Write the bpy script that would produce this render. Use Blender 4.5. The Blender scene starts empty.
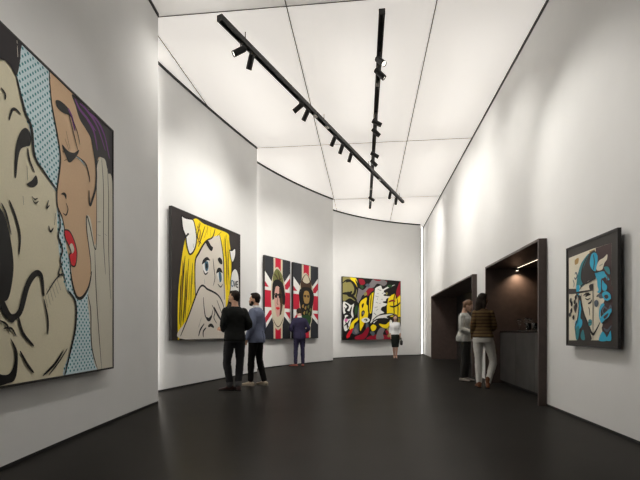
import bpy, bmesh, math, random
from mathutils import Vector, Matrix, noise, geometry
from mathutils.bvhtree import BVHTree
random.seed(4)
scene = bpy.context.scene
COL = scene.collection
PI = math.pi
CEIL = 5.68

# ------------------------------------------------------------------ materials
MATS = {}
def srgb(r, g, b):
    f = lambda c: (c / 255 / 12.92) if c / 255 <= .04045 else ((c / 255 + .055) / 1.055) ** 2.4
    return (f(r), f(g), f(b))
def mat(name, col, rough=.5, metal=0, var=.06, scale=40, spec=.5, bump=0, emit=None, strength=0, coat=0, trans=0, ior=1.45):
    """Principled material with a little procedural unevenness."""
    if name in MATS: return MATS[name]
    m = bpy.data.materials.new(name); m.use_nodes = True
    nt = m.node_tree; b = nt.nodes['Principled BSDF']
    b.inputs['Roughness'].default_value = rough
    b.inputs['Metallic'].default_value = metal
    b.inputs['Specular IOR Level'].default_value = spec
    b.inputs['Coat Weight'].default_value = coat
    b.inputs['Transmission Weight'].default_value = trans
    b.inputs['IOR'].default_value = ior
    tc = nt.nodes.new('ShaderNodeTexCoord')
    nz = nt.nodes.new('ShaderNodeTexNoise'); nz.inputs['Scale'].default_value = scale; nz.inputs['Detail'].default_value = 5
    nt.links.new(tc.outputs['Object'], nz.inputs['Vector'])
    rp = nt.nodes.new('ShaderNodeValToRGB')
    rp.color_ramp.elements[0].position = .3; rp.color_ramp.elements[1].position = .7
    rp.color_ramp.elements[0].color = (*[c * (1 - var) for c in col], 1)
    rp.color_ramp.elements[1].color = (*[min(1, c * (1 + var)) for c in col], 1)
    nt.links.new(nz.outputs['Fac'], rp.inputs['Fac']); nt.links.new(rp.outputs['Color'], b.inputs['Base Color'])
    if bump:
        bp = nt.nodes.new('ShaderNodeBump'); bp.inputs['Strength'].default_value = bump; bp.inputs['Distance'].default_value = .01
        nt.links.new(nz.outputs['Fac'], bp.inputs['Height']); nt.links.new(bp.outputs['Normal'], b.inputs['Normal'])
    if emit:
        b.inputs['Emission Color'].default_value = (*emit, 1); b.inputs['Emission Strength'].default_value = strength
    MATS[name] = m
    return m

M_WALL = mat('white_wall_paint', (.80, .80, .79), .55, var=.012, scale=3, spec=.3)
M_BLACK = mat('black_metal', (.012, .011, .010), .45, var=.15)
M_TRIM = mat('black_trim', (.008, .008, .008), .6, var=.1)
M_BROWN = mat('dark_brown_lining', (.074, .052, .045), .42, var=.12, scale=9)
M_DOOR = mat('blackened_steel_door', (.020, .019, .018), .38, metal=.3, var=.2, scale=6)
M_COUNTER = mat('dark_grey_steel', (.085, .082, .079), .36, metal=.35, var=.18, scale=4)
M_TOP = mat('black_stone_top', (.014, .013, .013), .25, var=.2)
M_GLASS = mat('clear_glass', (.97, .99, .98), .04, var=.01, trans=1, ior=1.45)
M_BOTTLE = mat('dark_bottle_glass', (.010, .012, .009), .12, var=.2)
M_LED = mat('warm_led', (1, .9, .75), .5, emit=(1, .82, .62), strength=4)
M_STRIP = mat('cove_led', (1, 1, 1), .5, emit=(1, .96, .9), strength=15)
M_STRIP_DIM = mat('corner_cove_led', (1, 1, 1), .5, emit=(1, .96, .9), strength=6)
M_LENS = mat('spot_lens', (1, .95, .88), .3, emit=(1, .93, .82), strength=2.2)
M_NICKEL = mat('bright_nickel', (.72, .70, .66), .3, metal=.9)

def floor_mat():
    m = mat('polished_dark_concrete', (.0175, .0163, .0150), .34, var=.16, scale=1.3, spec=.2)
    nt = m.node_tree; out = nt.nodes['Material Output']; b = nt.nodes['Principled BSDF']
    ramp = nt.nodes['Color Ramp'] if 'Color Ramp' in nt.nodes else [n for n in nt.nodes if n.type == 'VALTORGB'][0]
    nt.nodes.remove(b)
    tc = nt.nodes.new('ShaderNodeTexCoord')
    df = nt.nodes.new('ShaderNodeBsdfDiffuse'); gl = nt.nodes.new('ShaderNodeBsdfGlossy'); mx = nt.nodes.new('ShaderNodeMixShader')
    nt.links.new(ramp.outputs['Color'], df.inputs['Color']); gl.inputs['Roughness'].default_value = .31
    gl.inputs['Color'].default_value = (1, .97, .93, 1)
    lw = nt.nodes.new('ShaderNodeLayerWeight'); lw.inputs['Blend'].default_value = .35
    m2 = nt.nodes.new('ShaderNodeMapRange'); m2.inputs['To Min'].default_value = .026; m2.inputs['To Max'].default_value = .092
    nt.links.new(lw.outputs['Facing'], m2.inputs['Value']); nt.links.new(m2.outputs['Result'], mx.inputs['Fac'])
    nt.links.new(df.outputs[0], mx.inputs[1]); nt.links.new(gl.outputs[0], mx.inputs[2]); nt.links.new(mx.outputs[0], out.inputs['Surface'])
    return m
M_FLOOR = floor_mat()

def fabric_ceiling(emit):
    """Stretched translucent fabric: passes the light of the lamps above it, plus an even glow put into the fabric."""
    m = bpy.data.materials.new('translucent_ceiling_fabric'); m.use_nodes = True
    nt = m.node_tree; nt.nodes.clear()
    out = nt.nodes.new('ShaderNodeOutputMaterial')
    tr = nt.nodes.new('ShaderNodeBsdfTranslucent'); tr.inputs['Color'].default_value = (.92, .90, .87, 1)
    df = nt.nodes.new('ShaderNodeBsdfDiffuse'); df.inputs['Color'].default_value = (.85, .83, .80, 1)
    em = nt.nodes.new('ShaderNodeEmission'); em.inputs['Color'].default_value = (1, .95, .905, 1); em.inputs['Strength'].default_value = emit  # even glow stands in for the diffuse light inside the ceiling box
    mx = nt.nodes.new('ShaderNodeMixShader'); mx.inputs['Fac'].default_value = .35
    ad = nt.nodes.new('ShaderNodeAddShader')
    nt.links.new(tr.outputs[0], mx.inputs[1]); nt.links.new(df.outputs[0], mx.inputs[2])
    nt.links.new(mx.outputs[0], ad.inputs[0]); nt.links.new(em.outputs[0], ad.inputs[1])
    nt.links.new(ad.outputs[0], out.inputs['Surface'])
    return m
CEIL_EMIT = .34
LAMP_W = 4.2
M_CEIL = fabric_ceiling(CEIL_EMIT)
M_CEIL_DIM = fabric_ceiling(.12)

# ------------------------------------------------------------------ mesh helpers
def link(name, bm, mats, parent=None, smooth=False):
    me = bpy.data.meshes.new(name)
    bmesh.ops.recalc_face_normals(bm, faces=bm.faces)
    bm.to_mesh(me); bm.free()
    for m in (mats if isinstance(mats, (list, tuple)) else [mats]): me.materials.append(m)
    if smooth: me.polygons.foreach_set('use_smooth', [True] * len(me.polygons))
    o = bpy.data.objects.new(name, me); COL.objects.link(o)
    if parent: o.parent = parent
    return o
def tag(o, label, cat, group=None):
    o['label'] = label; o['category'] = cat
    if group: o['group'] = group
    return o
def thing(name, label, cat, loc=(0, 0, 0), rotz=0, group=None):
    o = bpy.data.objects.new(name, None); COL.objects.link(o); o.empty_display_size = .1
    o.location = loc; o.rotation_euler = (0, 0, rotz)
    return tag(o, label, cat, group)
def struct(o):
    o['kind'] = 'structure'; return o
def box(bm, lo, hi, mi=0, M=None):
    vs = [bm.verts.new((x, y, z)) for z in (lo[2], hi[2]) for y in (lo[1], hi[1]) for x in (lo[0], hi[0])]
    if M: 
        for v in vs: v.co = M @ v.co
    for q in ((0, 2, 3, 1), (4, 5, 7, 6), (0, 1, 5, 4), (2, 6, 7, 3), (0, 4, 6, 2), (1, 3, 7, 5)):
        f = bm.faces.new([vs[i] for i in q]); f.material_index = mi
def bbox_bevel(bm, lo, hi, bev=.004):
    t = bmesh.new(); box(t, lo, hi)
    bmesh.ops.bevel(t, geom=t.edges[:], offset=bev, segments=2, affect='EDGES', profile=.5)
    me = bpy.data.meshes.new('t'); t.to_mesh(me); t.free(); bm.from_mesh(me); bpy.data.meshes.remove(me)
def catmull(P, n=6, closed=False):
    P = [Vector(p) for p in P]; N = len(P); out = []
    if N < 3 and not closed:
        return P
    rng = range(N) if closed else range(N - 1)
    for i in rng:
        if closed: a, b, c, d = P[i - 1], P[i], P[(i + 1) % N], P[(i + 2) % N]
        else: a, b, c, d = P[max(i - 1, 0)], P[i], P[i + 1], P[min(i + 2, N - 1)]
        for k in range(n):
            t = k / n
            out.append(.5 * ((2 * b) + (c - a) * t + (2 * a - 5 * b + 4 * c - d) * t * t + (3 * b - a - 3 * c + d) * t ** 3))
    if not closed: out.append(P[-1])
    return out
def rings(bm, secs, cap=True, mi=0):
    """skin closed rings (lists of Vectors) into a tube"""
    R = [[bm.verts.new(p) for p in s] for s in secs]
    n = len(R[0])
    for a, b in zip(R, R[1:]):
        for i in range(n):
            f = bm.faces.new((a[i], a[(i + 1) % n], b[(i + 1) % n], b[i])); f.material_index = mi
    if cap:
        f = bm.faces.new(R[0][::-1]); f.material_index = mi
        f = bm.faces.new(R[-1]); f.material_index = mi
def tube(bm, pts, rad, seg=14, flat=1.0, side=None, round_ends=True, mi=0):
    """tapered tube through pts; flat squeezes it along the second axis"""
    P = [Vector(p) for p in pts]
    rad = rad if isinstance(rad, (list, tuple)) else [rad] * len(P)
    T = []
    for i in range(len(P)):
        t = P[min(i + 1, len(P) - 1)] - P[max(i - 1, 0)]
        T.append(t.normalized())
    u = Vector(side) if side is not None else (Vector((1, 0, 0)) if abs(T[0].x) < .8 else Vector((0, 1, 0)))
    secs = []
    seq = []
    for i, p in enumerate(P):
        u = (u - T[i] * u.dot(T[i])).normalized(); v = T[i].cross(u)
        if i == 0 and round_ends:
            for a in (80, 55, 28): seq.append((p - T[0] * rad[0] * math.sin(math.radians(a)), u, v, rad[0] * math.cos(math.radians(a))))
        seq.append((p, u, v, rad[i]))
        if i == len(P) - 1 and round_ends:
            for a in (28, 55, 80): seq.append((p + T[i] * rad[i] * math.sin(math.radians(a)), u, v, rad[i] * math.cos(math.radians(a))))
    for p, uu, v, r in seq:
        secs.append([p + uu * r * math.cos(2 * PI * k / seg) + v * r * flat * math.sin(2 * PI * k / seg) for k in range(seg)])
    rings(bm, secs, mi=mi)
def lathe(bm, prof, c=(0, 0, 0), seg=20, mi=0):
    secs = [[Vector((c[0] + r * math.cos(2 * PI * k / seg), c[1] + r * math.sin(2 * PI * k / seg), c[2] + z)) for k in range(seg)] for r, z in prof]
    rings(bm, secs, mi=mi)
def ellipsoid(bm, c, r, M=None, seg=18, ringn=12):
    c = Vector(c); secs = []
    for j in range(1, ringn):
        a = PI * j / ringn
        s = []
        for k in range(seg):
            p = Vector((r[0] * math.sin(a) * math.cos(2 * PI * k / seg), r[1] * math.sin(a) * math.sin(2 * PI * k / seg), -r[2] * math.cos(a)))
            s.append(c + (M @ p if M else p))
        secs.append(s)
    rings(bm, secs)

# ------------------------------------------------------------------ room shell
def quad(P0, Pm, P1):
    P0, Pm, P1 = Vector(P0), Vector(Pm), Vector(P1)
    return lambda t: P0 * (2 * (t - .5) * (t - 1)) + Pm * (-4 * t * (t - 1)) + P1 * (2 * t * (t - .5))
CA = quad((-2.727, 2.922), (-2.895, 4.43), (-3.023, 5.938))
CB = quad((-3.554, 7.006), (-3.19, 8.74), (-2.74, 10.515))
CC = quad((-2.967, 11.386), (-2.17, 13.185), (-1.163, 14.872))
CD = quad((-1.253, 16.22), (.432, 17.862), (2.525, 18.935))
def samples(q, t0, t1, n=60): return [q(t0 + (t1 - t0) * i / n) for i in range(n + 1)]
def offset_line(P, d):
    out = []
    for i, p in enumerate(P):
        t = (P[min(i + 1, len(P) - 1)] - P[max(i - 1, 0)]).normalized()
        out.append(p + Vector((t.y, -t.x)) * d)          # positive d: towards the room
    return out
def ribbon_wall(bm, P, d0, d1, z0, z1, mi=0):
    A, B = offset_line(P, d0), offset_line(P, d1)
    secs = [[Vector((a.x, a.y, z0)), Vector((b.x, b.y, z0)), Vector((b.x, b.y, z1)), Vector((a.x, a.y, z1))] for a, b in zip(A, B)]
    rings(bm, secs, mi=mi)
def curved_wall(name, P, strip=None):
    bm = bmesh.new(); ribbon_wall(bm, P, -.14, 0, 0, CEIL + .05)
    w = struct(link(name, bm, M_WALL))
    bm = bmesh.new(); ribbon_wall(bm, P, -.13, .012, CEIL - .055, CEIL - .003)
    struct(link('trim_top_' + name, bm, M_TRIM, w))
    bm = bmesh.new(); ribbon_wall(bm, P, -.13, .004, .0, .03)
    struct(link('trim_foot_' + name, bm, M_TRIM, w))
    if strip:
        t = (strip[1] - strip[0]).normalized(); n = Vector((t.y, -t.x)); c = strip[0] + n * .11
        M = Matrix.Translation((c.x, c.y, 0)) @ Matrix.Rotation(math.atan2(t.y, t.x), 4, 'Z')
        bm = bmesh.new(); box(bm, (-.015, -.012, .04), (.015, .012, CEIL - .08), M=M)
        struct(link('trim_cove_light', bm, M_STRIP, w))
    return w
PA = samples(CA, 0, 1, 40)
tA = (PA[1] - PA[0]).normalized()
PA = [PA[0] - tA * (7.2 - k * .6) for k in range(12)] + PA
curved_wall('wall_left_near', PA)
curved_wall('wall_left_middle', samples(CB, -.28, 1), (CB(-.06), CB(-.05)))
curved_wall('wall_left_far', samples(CC, -.22, 1), (CC(-.06), CC(-.05)))
curved_wall('wall_end', samples(CD, -.25, .955), (CD(-.075), CD(-.065)))

RX = 2.512
BAR = (6.29, 9.01); PAS = (10.09, 16.35); PH = 2.35
bm = bmesh.new()
T = .12
for (y0, y1, z0) in ((-4, BAR[0], 0), (BAR[0], BAR[1], PH), (BAR[1], PAS[0], 0), (PAS[0], PAS[1], PH), (PAS[1], 19.7, 0)):
    box(bm, (RX, y0, z0), (RX + T, y1, CEIL + .05))
wr = struct(link('wall_right', bm, M_WALL))
bm = bmesh.new(); box(bm, (RX - .012, -4, CEIL - .055), (RX + .05, 19.6, CEIL - .003)); struct(link('trim_top_wall_right', bm, M_TRIM, wr))
bm = bmesh.new()
for y0, y1 in ((-4, BAR[0]), (BAR[1], PAS[0]), (PAS[1], 19.6)): box(bm, (RX - .004, y0, 0), (RX + .05, y1, .03))
struct(link('trim_foot_wall_right', bm, M_TRIM, wr))
bm = bmesh.new(); box(bm, (-3.5, -4.15, 0), (RX + T, -4, CEIL + .05)); struct(link('wall_back', bm, M_WALL))
bm = bmesh.new(); box(bm, (2.0, 19.6, 0), (RX + T, 19.75, CEIL + .05)); struct(link('wall_corner_slot', bm, M_WALL))
bm = bmesh.new(); box(bm, (2.40, 19.06, .05), (2.42, 19.09, CEIL - .08)); struct(link('trim_cove_light', bm, M_STRIP_DIM))
bm = bmesh.new(); box(bm, (-6, -4.2, -.1), (4.2, 20, 0)); struct(link('floor', bm, M_FLOOR))

# luminous ceiling: fabric fields between thin dark joints, lamps above
XS = [-5.364, -3.249, -1.134, .981, 3.096]; YS = [1.45, 6.0, 10.57, 15.0, 19.6]
bm = bmesh.new()
def flat_quad(x0, y0, x1, y1, z, mi):
    f = bm.faces.new([bm.verts.new(p) for p in ((x0, y0, z), (x1, y0, z), (x1, y1, z), (x0, y1, z))]); f.material_index = mi
for i in range(4):
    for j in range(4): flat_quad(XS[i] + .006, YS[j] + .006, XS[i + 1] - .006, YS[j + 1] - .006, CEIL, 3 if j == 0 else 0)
for x in XS: box(bm, (x - .007, YS[0], CEIL - .004), (x + .007, YS[-1], CEIL + .02), 1)
for y in YS: box(bm, (XS[0], y - .007, CEIL - .004), (XS[-1], y + .007, CEIL + .02), 1)
box(bm, (XS[0], -4.2, CEIL), (XS[-1], YS[0] - .007, CEIL + .1), 2)
box(bm, (XS[0], YS[0], CEIL + .62), (XS[-1], YS[-1], CEIL + .7), 2)
for x in (XS[0], XS[-1]): box(bm, (x - .03, YS[0], CEIL + .02), (x + .03, YS[-1], CEIL + .66), 2)
for y in (YS[0], YS[-1]): box(bm, (XS[0], y - .03, CEIL + .02), (XS[-1], y + .03, CEIL + .66), 2)
M_JOINT = mat('ceiling_joint', (.10, .08, .065), .7)
struct(link('ceiling', bm, [M_CEIL, M_JOINT, M_WALL, M_CEIL_DIM]))
def area(name, loc, sx, sy, w, col=(1, .985, .955)):
    l = bpy.data.lights.new(name, 'AREA'); l.shape = 'RECTANGLE'; l.size = sx; l.size_y = sy; l.energy = w; l.color = col
    o = bpy.data.objects.new(name, l); COL.objects.link(o); o.location = loc
    return o
for i in range(4):
    for j in range(4):
        if (i == 0 and j in (0, 3)) or (i == 3 and j == 0): continue
        cx = (XS[i] + XS[i + 1]) / 2; sx = 1.0
        if i == 3: cx, sx = 1.78, .75
        area('ceiling_lamp', (cx, 5.35 if j == 0 else (YS[j] + YS[j + 1]) / 2, CEIL + .5), sx, 1.0 if j == 0 else 3.1, LAMP_W * sx * ((.7 if i == 1 else .2) if j == 0 else 1))

# ------------------------------------------------------------------ the two portals in the right wall
def portal(name, y0, y1, depth, inner):
    x0 = RX - .11; t = .035
    bm = bmesh.new()
    box(bm, (x0, y0, 0), (depth, y0 + t, PH)); box(bm, (x0, y1 - t, 0), (depth, y1, PH))
    box(bm, (x0, y0 + t, PH - t), (depth, y1 - t, PH)); box(bm, (depth - t, y0 + t, 0), (depth, y1 - t, PH - t))
    return struct(link(name, bm, inner))
portal('wall_bar_niche', *BAR, 3.85, M_BROWN)
portal('wall_passage_niche', *PAS, 3.45, M_BROWN)
# dark door leaves in the far niche
n = 6; wy = (PAS[1] - PAS[0] - .1) / n
for k in range(n):
    y = PAS[0] + .05 + k * wy
    bm = bmesh.new(); bbox_bevel(bm, (3.33, y + .012, .008), (3.405, y + wy - .012, PH - .045), .004)
    d = struct(link(f'door_{k + 1}', bm, M_DOOR))
    hy = y + (wy - .09 if k % 2 == 0 else .09)
    bm = bmesh.new(); tube(bm, [(3.27, hy, .85), (3.27, hy, 1.45)], .012, 10)
    for z in (.9, 1.4): tube(bm, [(3.335, hy, z), (3.27, hy, z)], .008, 8)
    struct(link('door_handle', bm, M_COUNTER, d))
# bar counter
bc = thing('bar_counter', 'dark grey steel bar counter inside the brown niche', 'bar counter', (2.66, BAR[0] + .04, 0))
ln = BAR[1] - BAR[0] - .08
bm = bmesh.new(); box(bm, (.05, .0, .06), (.62, ln, 1.02)); link('counter_body', bm, M_COUNTER, bc)
for k in range(3):
    bm = bmesh.new(); bbox_bevel(bm, (.025, k * ln / 3 + .003, .065), (.05, (k + 1) * ln / 3 - .003, 1.02), .002); link('front_panel', bm, M_COUNTER, bc)
bm = bmesh.new(); bbox_bevel(bm, (.015, 0, 1.022), (.66, ln, 1.055), .003); link('worktop', bm, M_TOP, bc)
bm = bmesh.new(); box(bm, (.09, 0, 0), (.6, ln, .06)); link('plinth', bm, M_TRIM, bc)
# linear light under the niche soffit
ll = thing('linear_light', 'thin warm linear light under the bar niche ceiling', 'light', (3.0, BAR[0] + .06, PH - .035))
bm = bmesh.new(); box(bm, (-.012, 0, -.006), (.012, 2.58, 0)); link('housing', bm, M_BLACK, ll)
bm = bmesh.new(); box(bm, (-.003, .01, -.010), (.003, 2.57, -.0065)); link('diffuser', bm, M_LED, ll)
dl = thing('downlight', 'small warm downlight at the far end of the bar niche', 'light', (3.0, 8.93, PH - .06))
bm = bmesh.new(); lathe(bm, [(.028, .025), (.03, .0), (.03, -.03), (.024, -.03)], seg=16); link('lamp_body', bm, M_BLACK, dl)
bm = bmesh.new(); lathe(bm, [(.022, -.028), (.022, -.034)], seg=16); link('lens', bm, M_LED, dl)
def spot(name, loc, target, w, ang, blend=1, col=(1, .9, .78), r=.03):
    l = bpy.data.lights.new(name, 'SPOT'); l.energy = w; l.spot_size = math.radians(ang); l.spot_blend = blend; l.color = col; l.shadow_soft_size = r
    o = bpy.data.objects.new(name, l); COL.objects.link(o); o.location = loc
    o.rotation_euler = (Vector(target) - Vector(loc)).to_track_quat('-Z', 'Y').to_euler()
    return o
spot('niche_beam', (3.0, 8.85, PH - .1), (3.05, 8.97, 1.0), 34, 125, 1, (1, .78, .55), .02)

# glasses and bottle on the counter
def wine_glass(loc, s, label, name='wine_glass'):
    g = thing(name, label, 'glass', loc, 0, 'glasses on the bar counter')
    bm = bmesh.new(); lathe(bm, [(.001, .095), (.022, .10), (.036, .125), (.040, .155), (.036, .19), (.031, .215), (.029, .215), (.034, .19), (.0375, .155), (.034, .127), (.02, .104), (.001, .10)], seg=20)
    link('bowl', bm, M_GLASS, g, True)
    bm = bmesh.new(); lathe(bm, [(.012, .004), (.006, .012), (.0045, .03), (.0045, .08), (.009, .0945)], seg=12); link('stem', bm, M_GLASS, g, True)
    bm = bmesh.new(); lathe(bm, [(.001, 0), (.034, 0), (.035, .003), (.012, .0045), (.001, .005)], seg=20); link('foot', bm, M_GLASS, g, True)
    g.scale = (s, s, s); return g
def tumbler(loc, s, label):
    bm = bmesh.new(); lathe(bm, [(.001, 0), (.032, 0), (.036, .02), (.039, .11), (.0365, .11), (.033, .02), (.001, .014)], seg=20)
    g = link('tumbler', bm, M_GLASS, None, True); g.location = loc; g.scale = (s, s, s)
    return tag(g, label, 'glass', 'glasses on the bar counter')
CT = 1.0555
wine_glass((2.80, 8.22, CT), 1.0, 'wine glass standing farthest along the bar, next to the women')
wine_glass((2.92, 8.02, CT), 1.0, 'wine glass set back behind the farthest one on the bar')
wine_glass((2.80, 7.86, CT), 1.05, 'wine glass in the middle of the row on the bar')
tumbler((2.76, 7.66, CT), 1.15, 'short tumbler between the middle wine glass and the tall pair')
wine_glass((2.88, 7.52, CT), .95, 'wine glass behind and beside the tumblers on the bar')
tumbler((2.77, 7.40, CT), 1.15, 'short tumbler just left of the dark bottle')
tumbler((2.93, 7.28, CT), 1.25, 'larger tumbler set back beside the dark bottle')
bt = thing('bottle', 'dark round-bellied bottle with a slim neck on the bar', 'bottle', (2.82, 7.10, CT))
bm = bmesh.new(); lathe(bm, [(.001, 0), (.05, 0), (.062, .02), (.064, .07), (.05, .11), (.022, .14), (.015, .17), (.015, .215), (.018, .217), (.018, .228), (.001, .228)], seg=22); link('bottle_body', bm, M_BOTTLE, bt, True)
bm = bmesh.new(); lathe(bm, [(.001, .2285), (.016, .2285), (.017, .248), (.012, .254), (.001, .255)], seg=16); link('stopper', bm, M_TOP, bt, True)

# ------------------------------------------------------------------ lighting tracks and their spotlights
def track(name, label, a, b, z, joints, hung):
    a, b = Vector((*a, z)), Vector((*b, z)); L = (b - a).length
    t = thing(name, label, 'lighting track', a, math.atan2(b.y - a.y, b.x - a.x))
    cuts = [0] + joints + [L]
    for s, e in zip(cuts, cuts[1:]):
        bm = bmesh.new(); w, h = .045, .04
        box(bm, (s + .012, -w, -h), (e - .012, -w + .02, h)); box(bm, (s + .012, w - .02, -h), (e - .012, w, h)); box(bm, (s + .012, -w + .02, 0), (e - .012, w - .02, h))
        link('rail', bm, M_BLACK, t)
    for s in joints:
        bm = bmesh.new(); bbox_bevel(bm, (s - .06, -.028, -.046), (s + .06, .028, .02), .004); link('joiner', bm, M_NICKEL, t)
    for s in (0, L):
        bm = bmesh.new(); box(bm, (s - .012 if s == 0 else s - .012, -.047, -.042), (s + .012, .047, .042)); link('end_cap', bm, M_BLACK, t)
    if hung:
        for s in hung:
            bm = bmesh.new(); tube(bm, [(s, 0, .04), (s, 0, CEIL - z - .001)], .008, 8, round_ends=False); link('hanger', bm, M_BLACK, t)
    return t
Z1, Z2 = 5.50, 5.636
track('lighting_track', 'long black lighting track crossing the ceiling diagonally', (-2.071, 5.881), (1.252, 14.953), Z1, [3.0, 3.55, 7.15], [.6, 3.4, 6.2, 9.2])
track('lighting_track', 'black lighting track running straight along the ceiling', (.221, 6.197), (.129, 15.973), Z2, [1.75, 2.9, 5.5, 7.6, 8.8], None)
SPOT_W = 135
def spotlight(p, z, d, label, track_dir, power, ang=84):
    d = Vector(d).normalized()
    t = thing('spotlight', label, 'spotlight', (p[0], p[1], z), 0, 'track spotlights')
    bm = bmesh.new(); box(bm, (-.016, -.05, -.013), (.016, .05, -.002), M=Matrix.Rotation(track_dir, 4, 'Z')); link('track_adaptor', bm, M_BLACK, t)
    piv = Vector((0, 0, -.115))
    bm = bmesh.new(); tube(bm, [(0, 0, -.012), piv], .009, 8, round_ends=False); link('stem', bm, M_BLACK, t)
    q = d.to_track_quat('Z', 'Y').to_matrix().to_4x4()
    M = Matrix.Translation(piv + Vector((0, 0, -.02))) @ q
    bm = bmesh.new(); lathe(bm, [(.034, -.085), (.044, -.078), (.047, -.06), (.047, .135), (.043, .135), (.040, .11)], seg=22)
    for v in bm.verts: v.co = M @ v.co
    link('lamp_head', bm, M_BLACK, t)
    bm = bmesh.new(); lathe(bm, [(.039, .112), (.039, .118)], seg=22)
    for v in bm.verts: v.co = M @ v.co
    link('lens', bm, M_LENS, t)
    o = Vector((p[0], p[1], z)) + piv + Vector((0, 0, -.02)) + d * .15
    spot('spot_beam', o, o + d, power, ang, 1, (1, .96, .9), .04)
    return t
ca, sa = .99413, .10826
def camdir(x, y, z): return (x * ca - y * sa, x * sa + y * ca, z)
def W2C(x, y, z): return (x * ca + y * sa, -x * sa + y * ca, z)
td1 = math.atan2(14.953 - 5.881, 1.252 + 2.071) - PI / 2; td2 = 0
for p, d, lab, w, *an in (
    ((-1.905, 6.335), camdir(-.80, -.22, -.56), 'black spotlight nearest the start of the diagonal track, tilted almost level', .30),
    ((-1.815, 6.580), (-1.45, 1.75, -3.1), 'second black spotlight on the diagonal track, tilted steeply down', 1.25, 92),
    ((-1.275, 8.055), camdir(-.80, .25, -.55), 'flatter black spotlight of the second pair on the diagonal track', .5),
    ((-1.175, 8.328), (-1.75, .6, -3.2), 'steeper black spotlight of the second pair on the diagonal track', 1.25, 100),
    ((-.73, 9.545), (-1.8, 2.0, -3.1), 'first black spotlight of the trio on the diagonal track', .85, 96),
    ((-.575, 9.966), (-1.7, 2.6, -3.5), 'middle black spotlight of the trio on the diagonal track', 1.3, 96),
    ((-.390, 10.471), (-1.5, 3.0, -3.6), 'last black spotlight of the trio on the diagonal track', 1.35, 96),
    ((.735, 13.54), (-.75, 3.7, -4.0), 'last but one black spotlight at the far end of the diagonal track', 1.5, 100),
    ((.965, 14.17), (-.25, 3.8, -3.9), 'last black spotlight at the far end of the diagonal track', 1.4, 104)):
    spotlight(p, Z1 - .041, d, lab, td1, SPOT_W * w, *an)
for p, d, lab, w, *an in (
    ((.213, 7.03), W2C(2.3, -1.95, -3.1), 'black spotlight nearest the start of the straight track, turned towards the right wall', 2.6, 62),
    ((.210, 7.36), W2C(2.3, .25, -2.2), 'second black spotlight on the straight track, aimed lower at the right wall', 1.1),
    ((.194, 9.10), (.90, .10, -.42), 'flatter black spotlight of the second pair on the straight track', .9),
    ((.190, 9.52), (.74, .10, -.66), 'lower black spotlight of the second pair on the straight track', .9),
    ((.179, 10.75), (.90, .15, -.42), 'flatter black spotlight of the third pair on the straight track', .9),
    ((.174, 11.25), (.74, .15, -.66), 'lower black spotlight of the third pair on the straight track', .9),
    ((.145, 14.3), (.80, .35, -.45), 'single black spotlight near the far end of the straight track', 2.0)):
    spotlight(p, Z2 - .041, camdir(*d), lab, td2, SPOT_W * w, *an)
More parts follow.
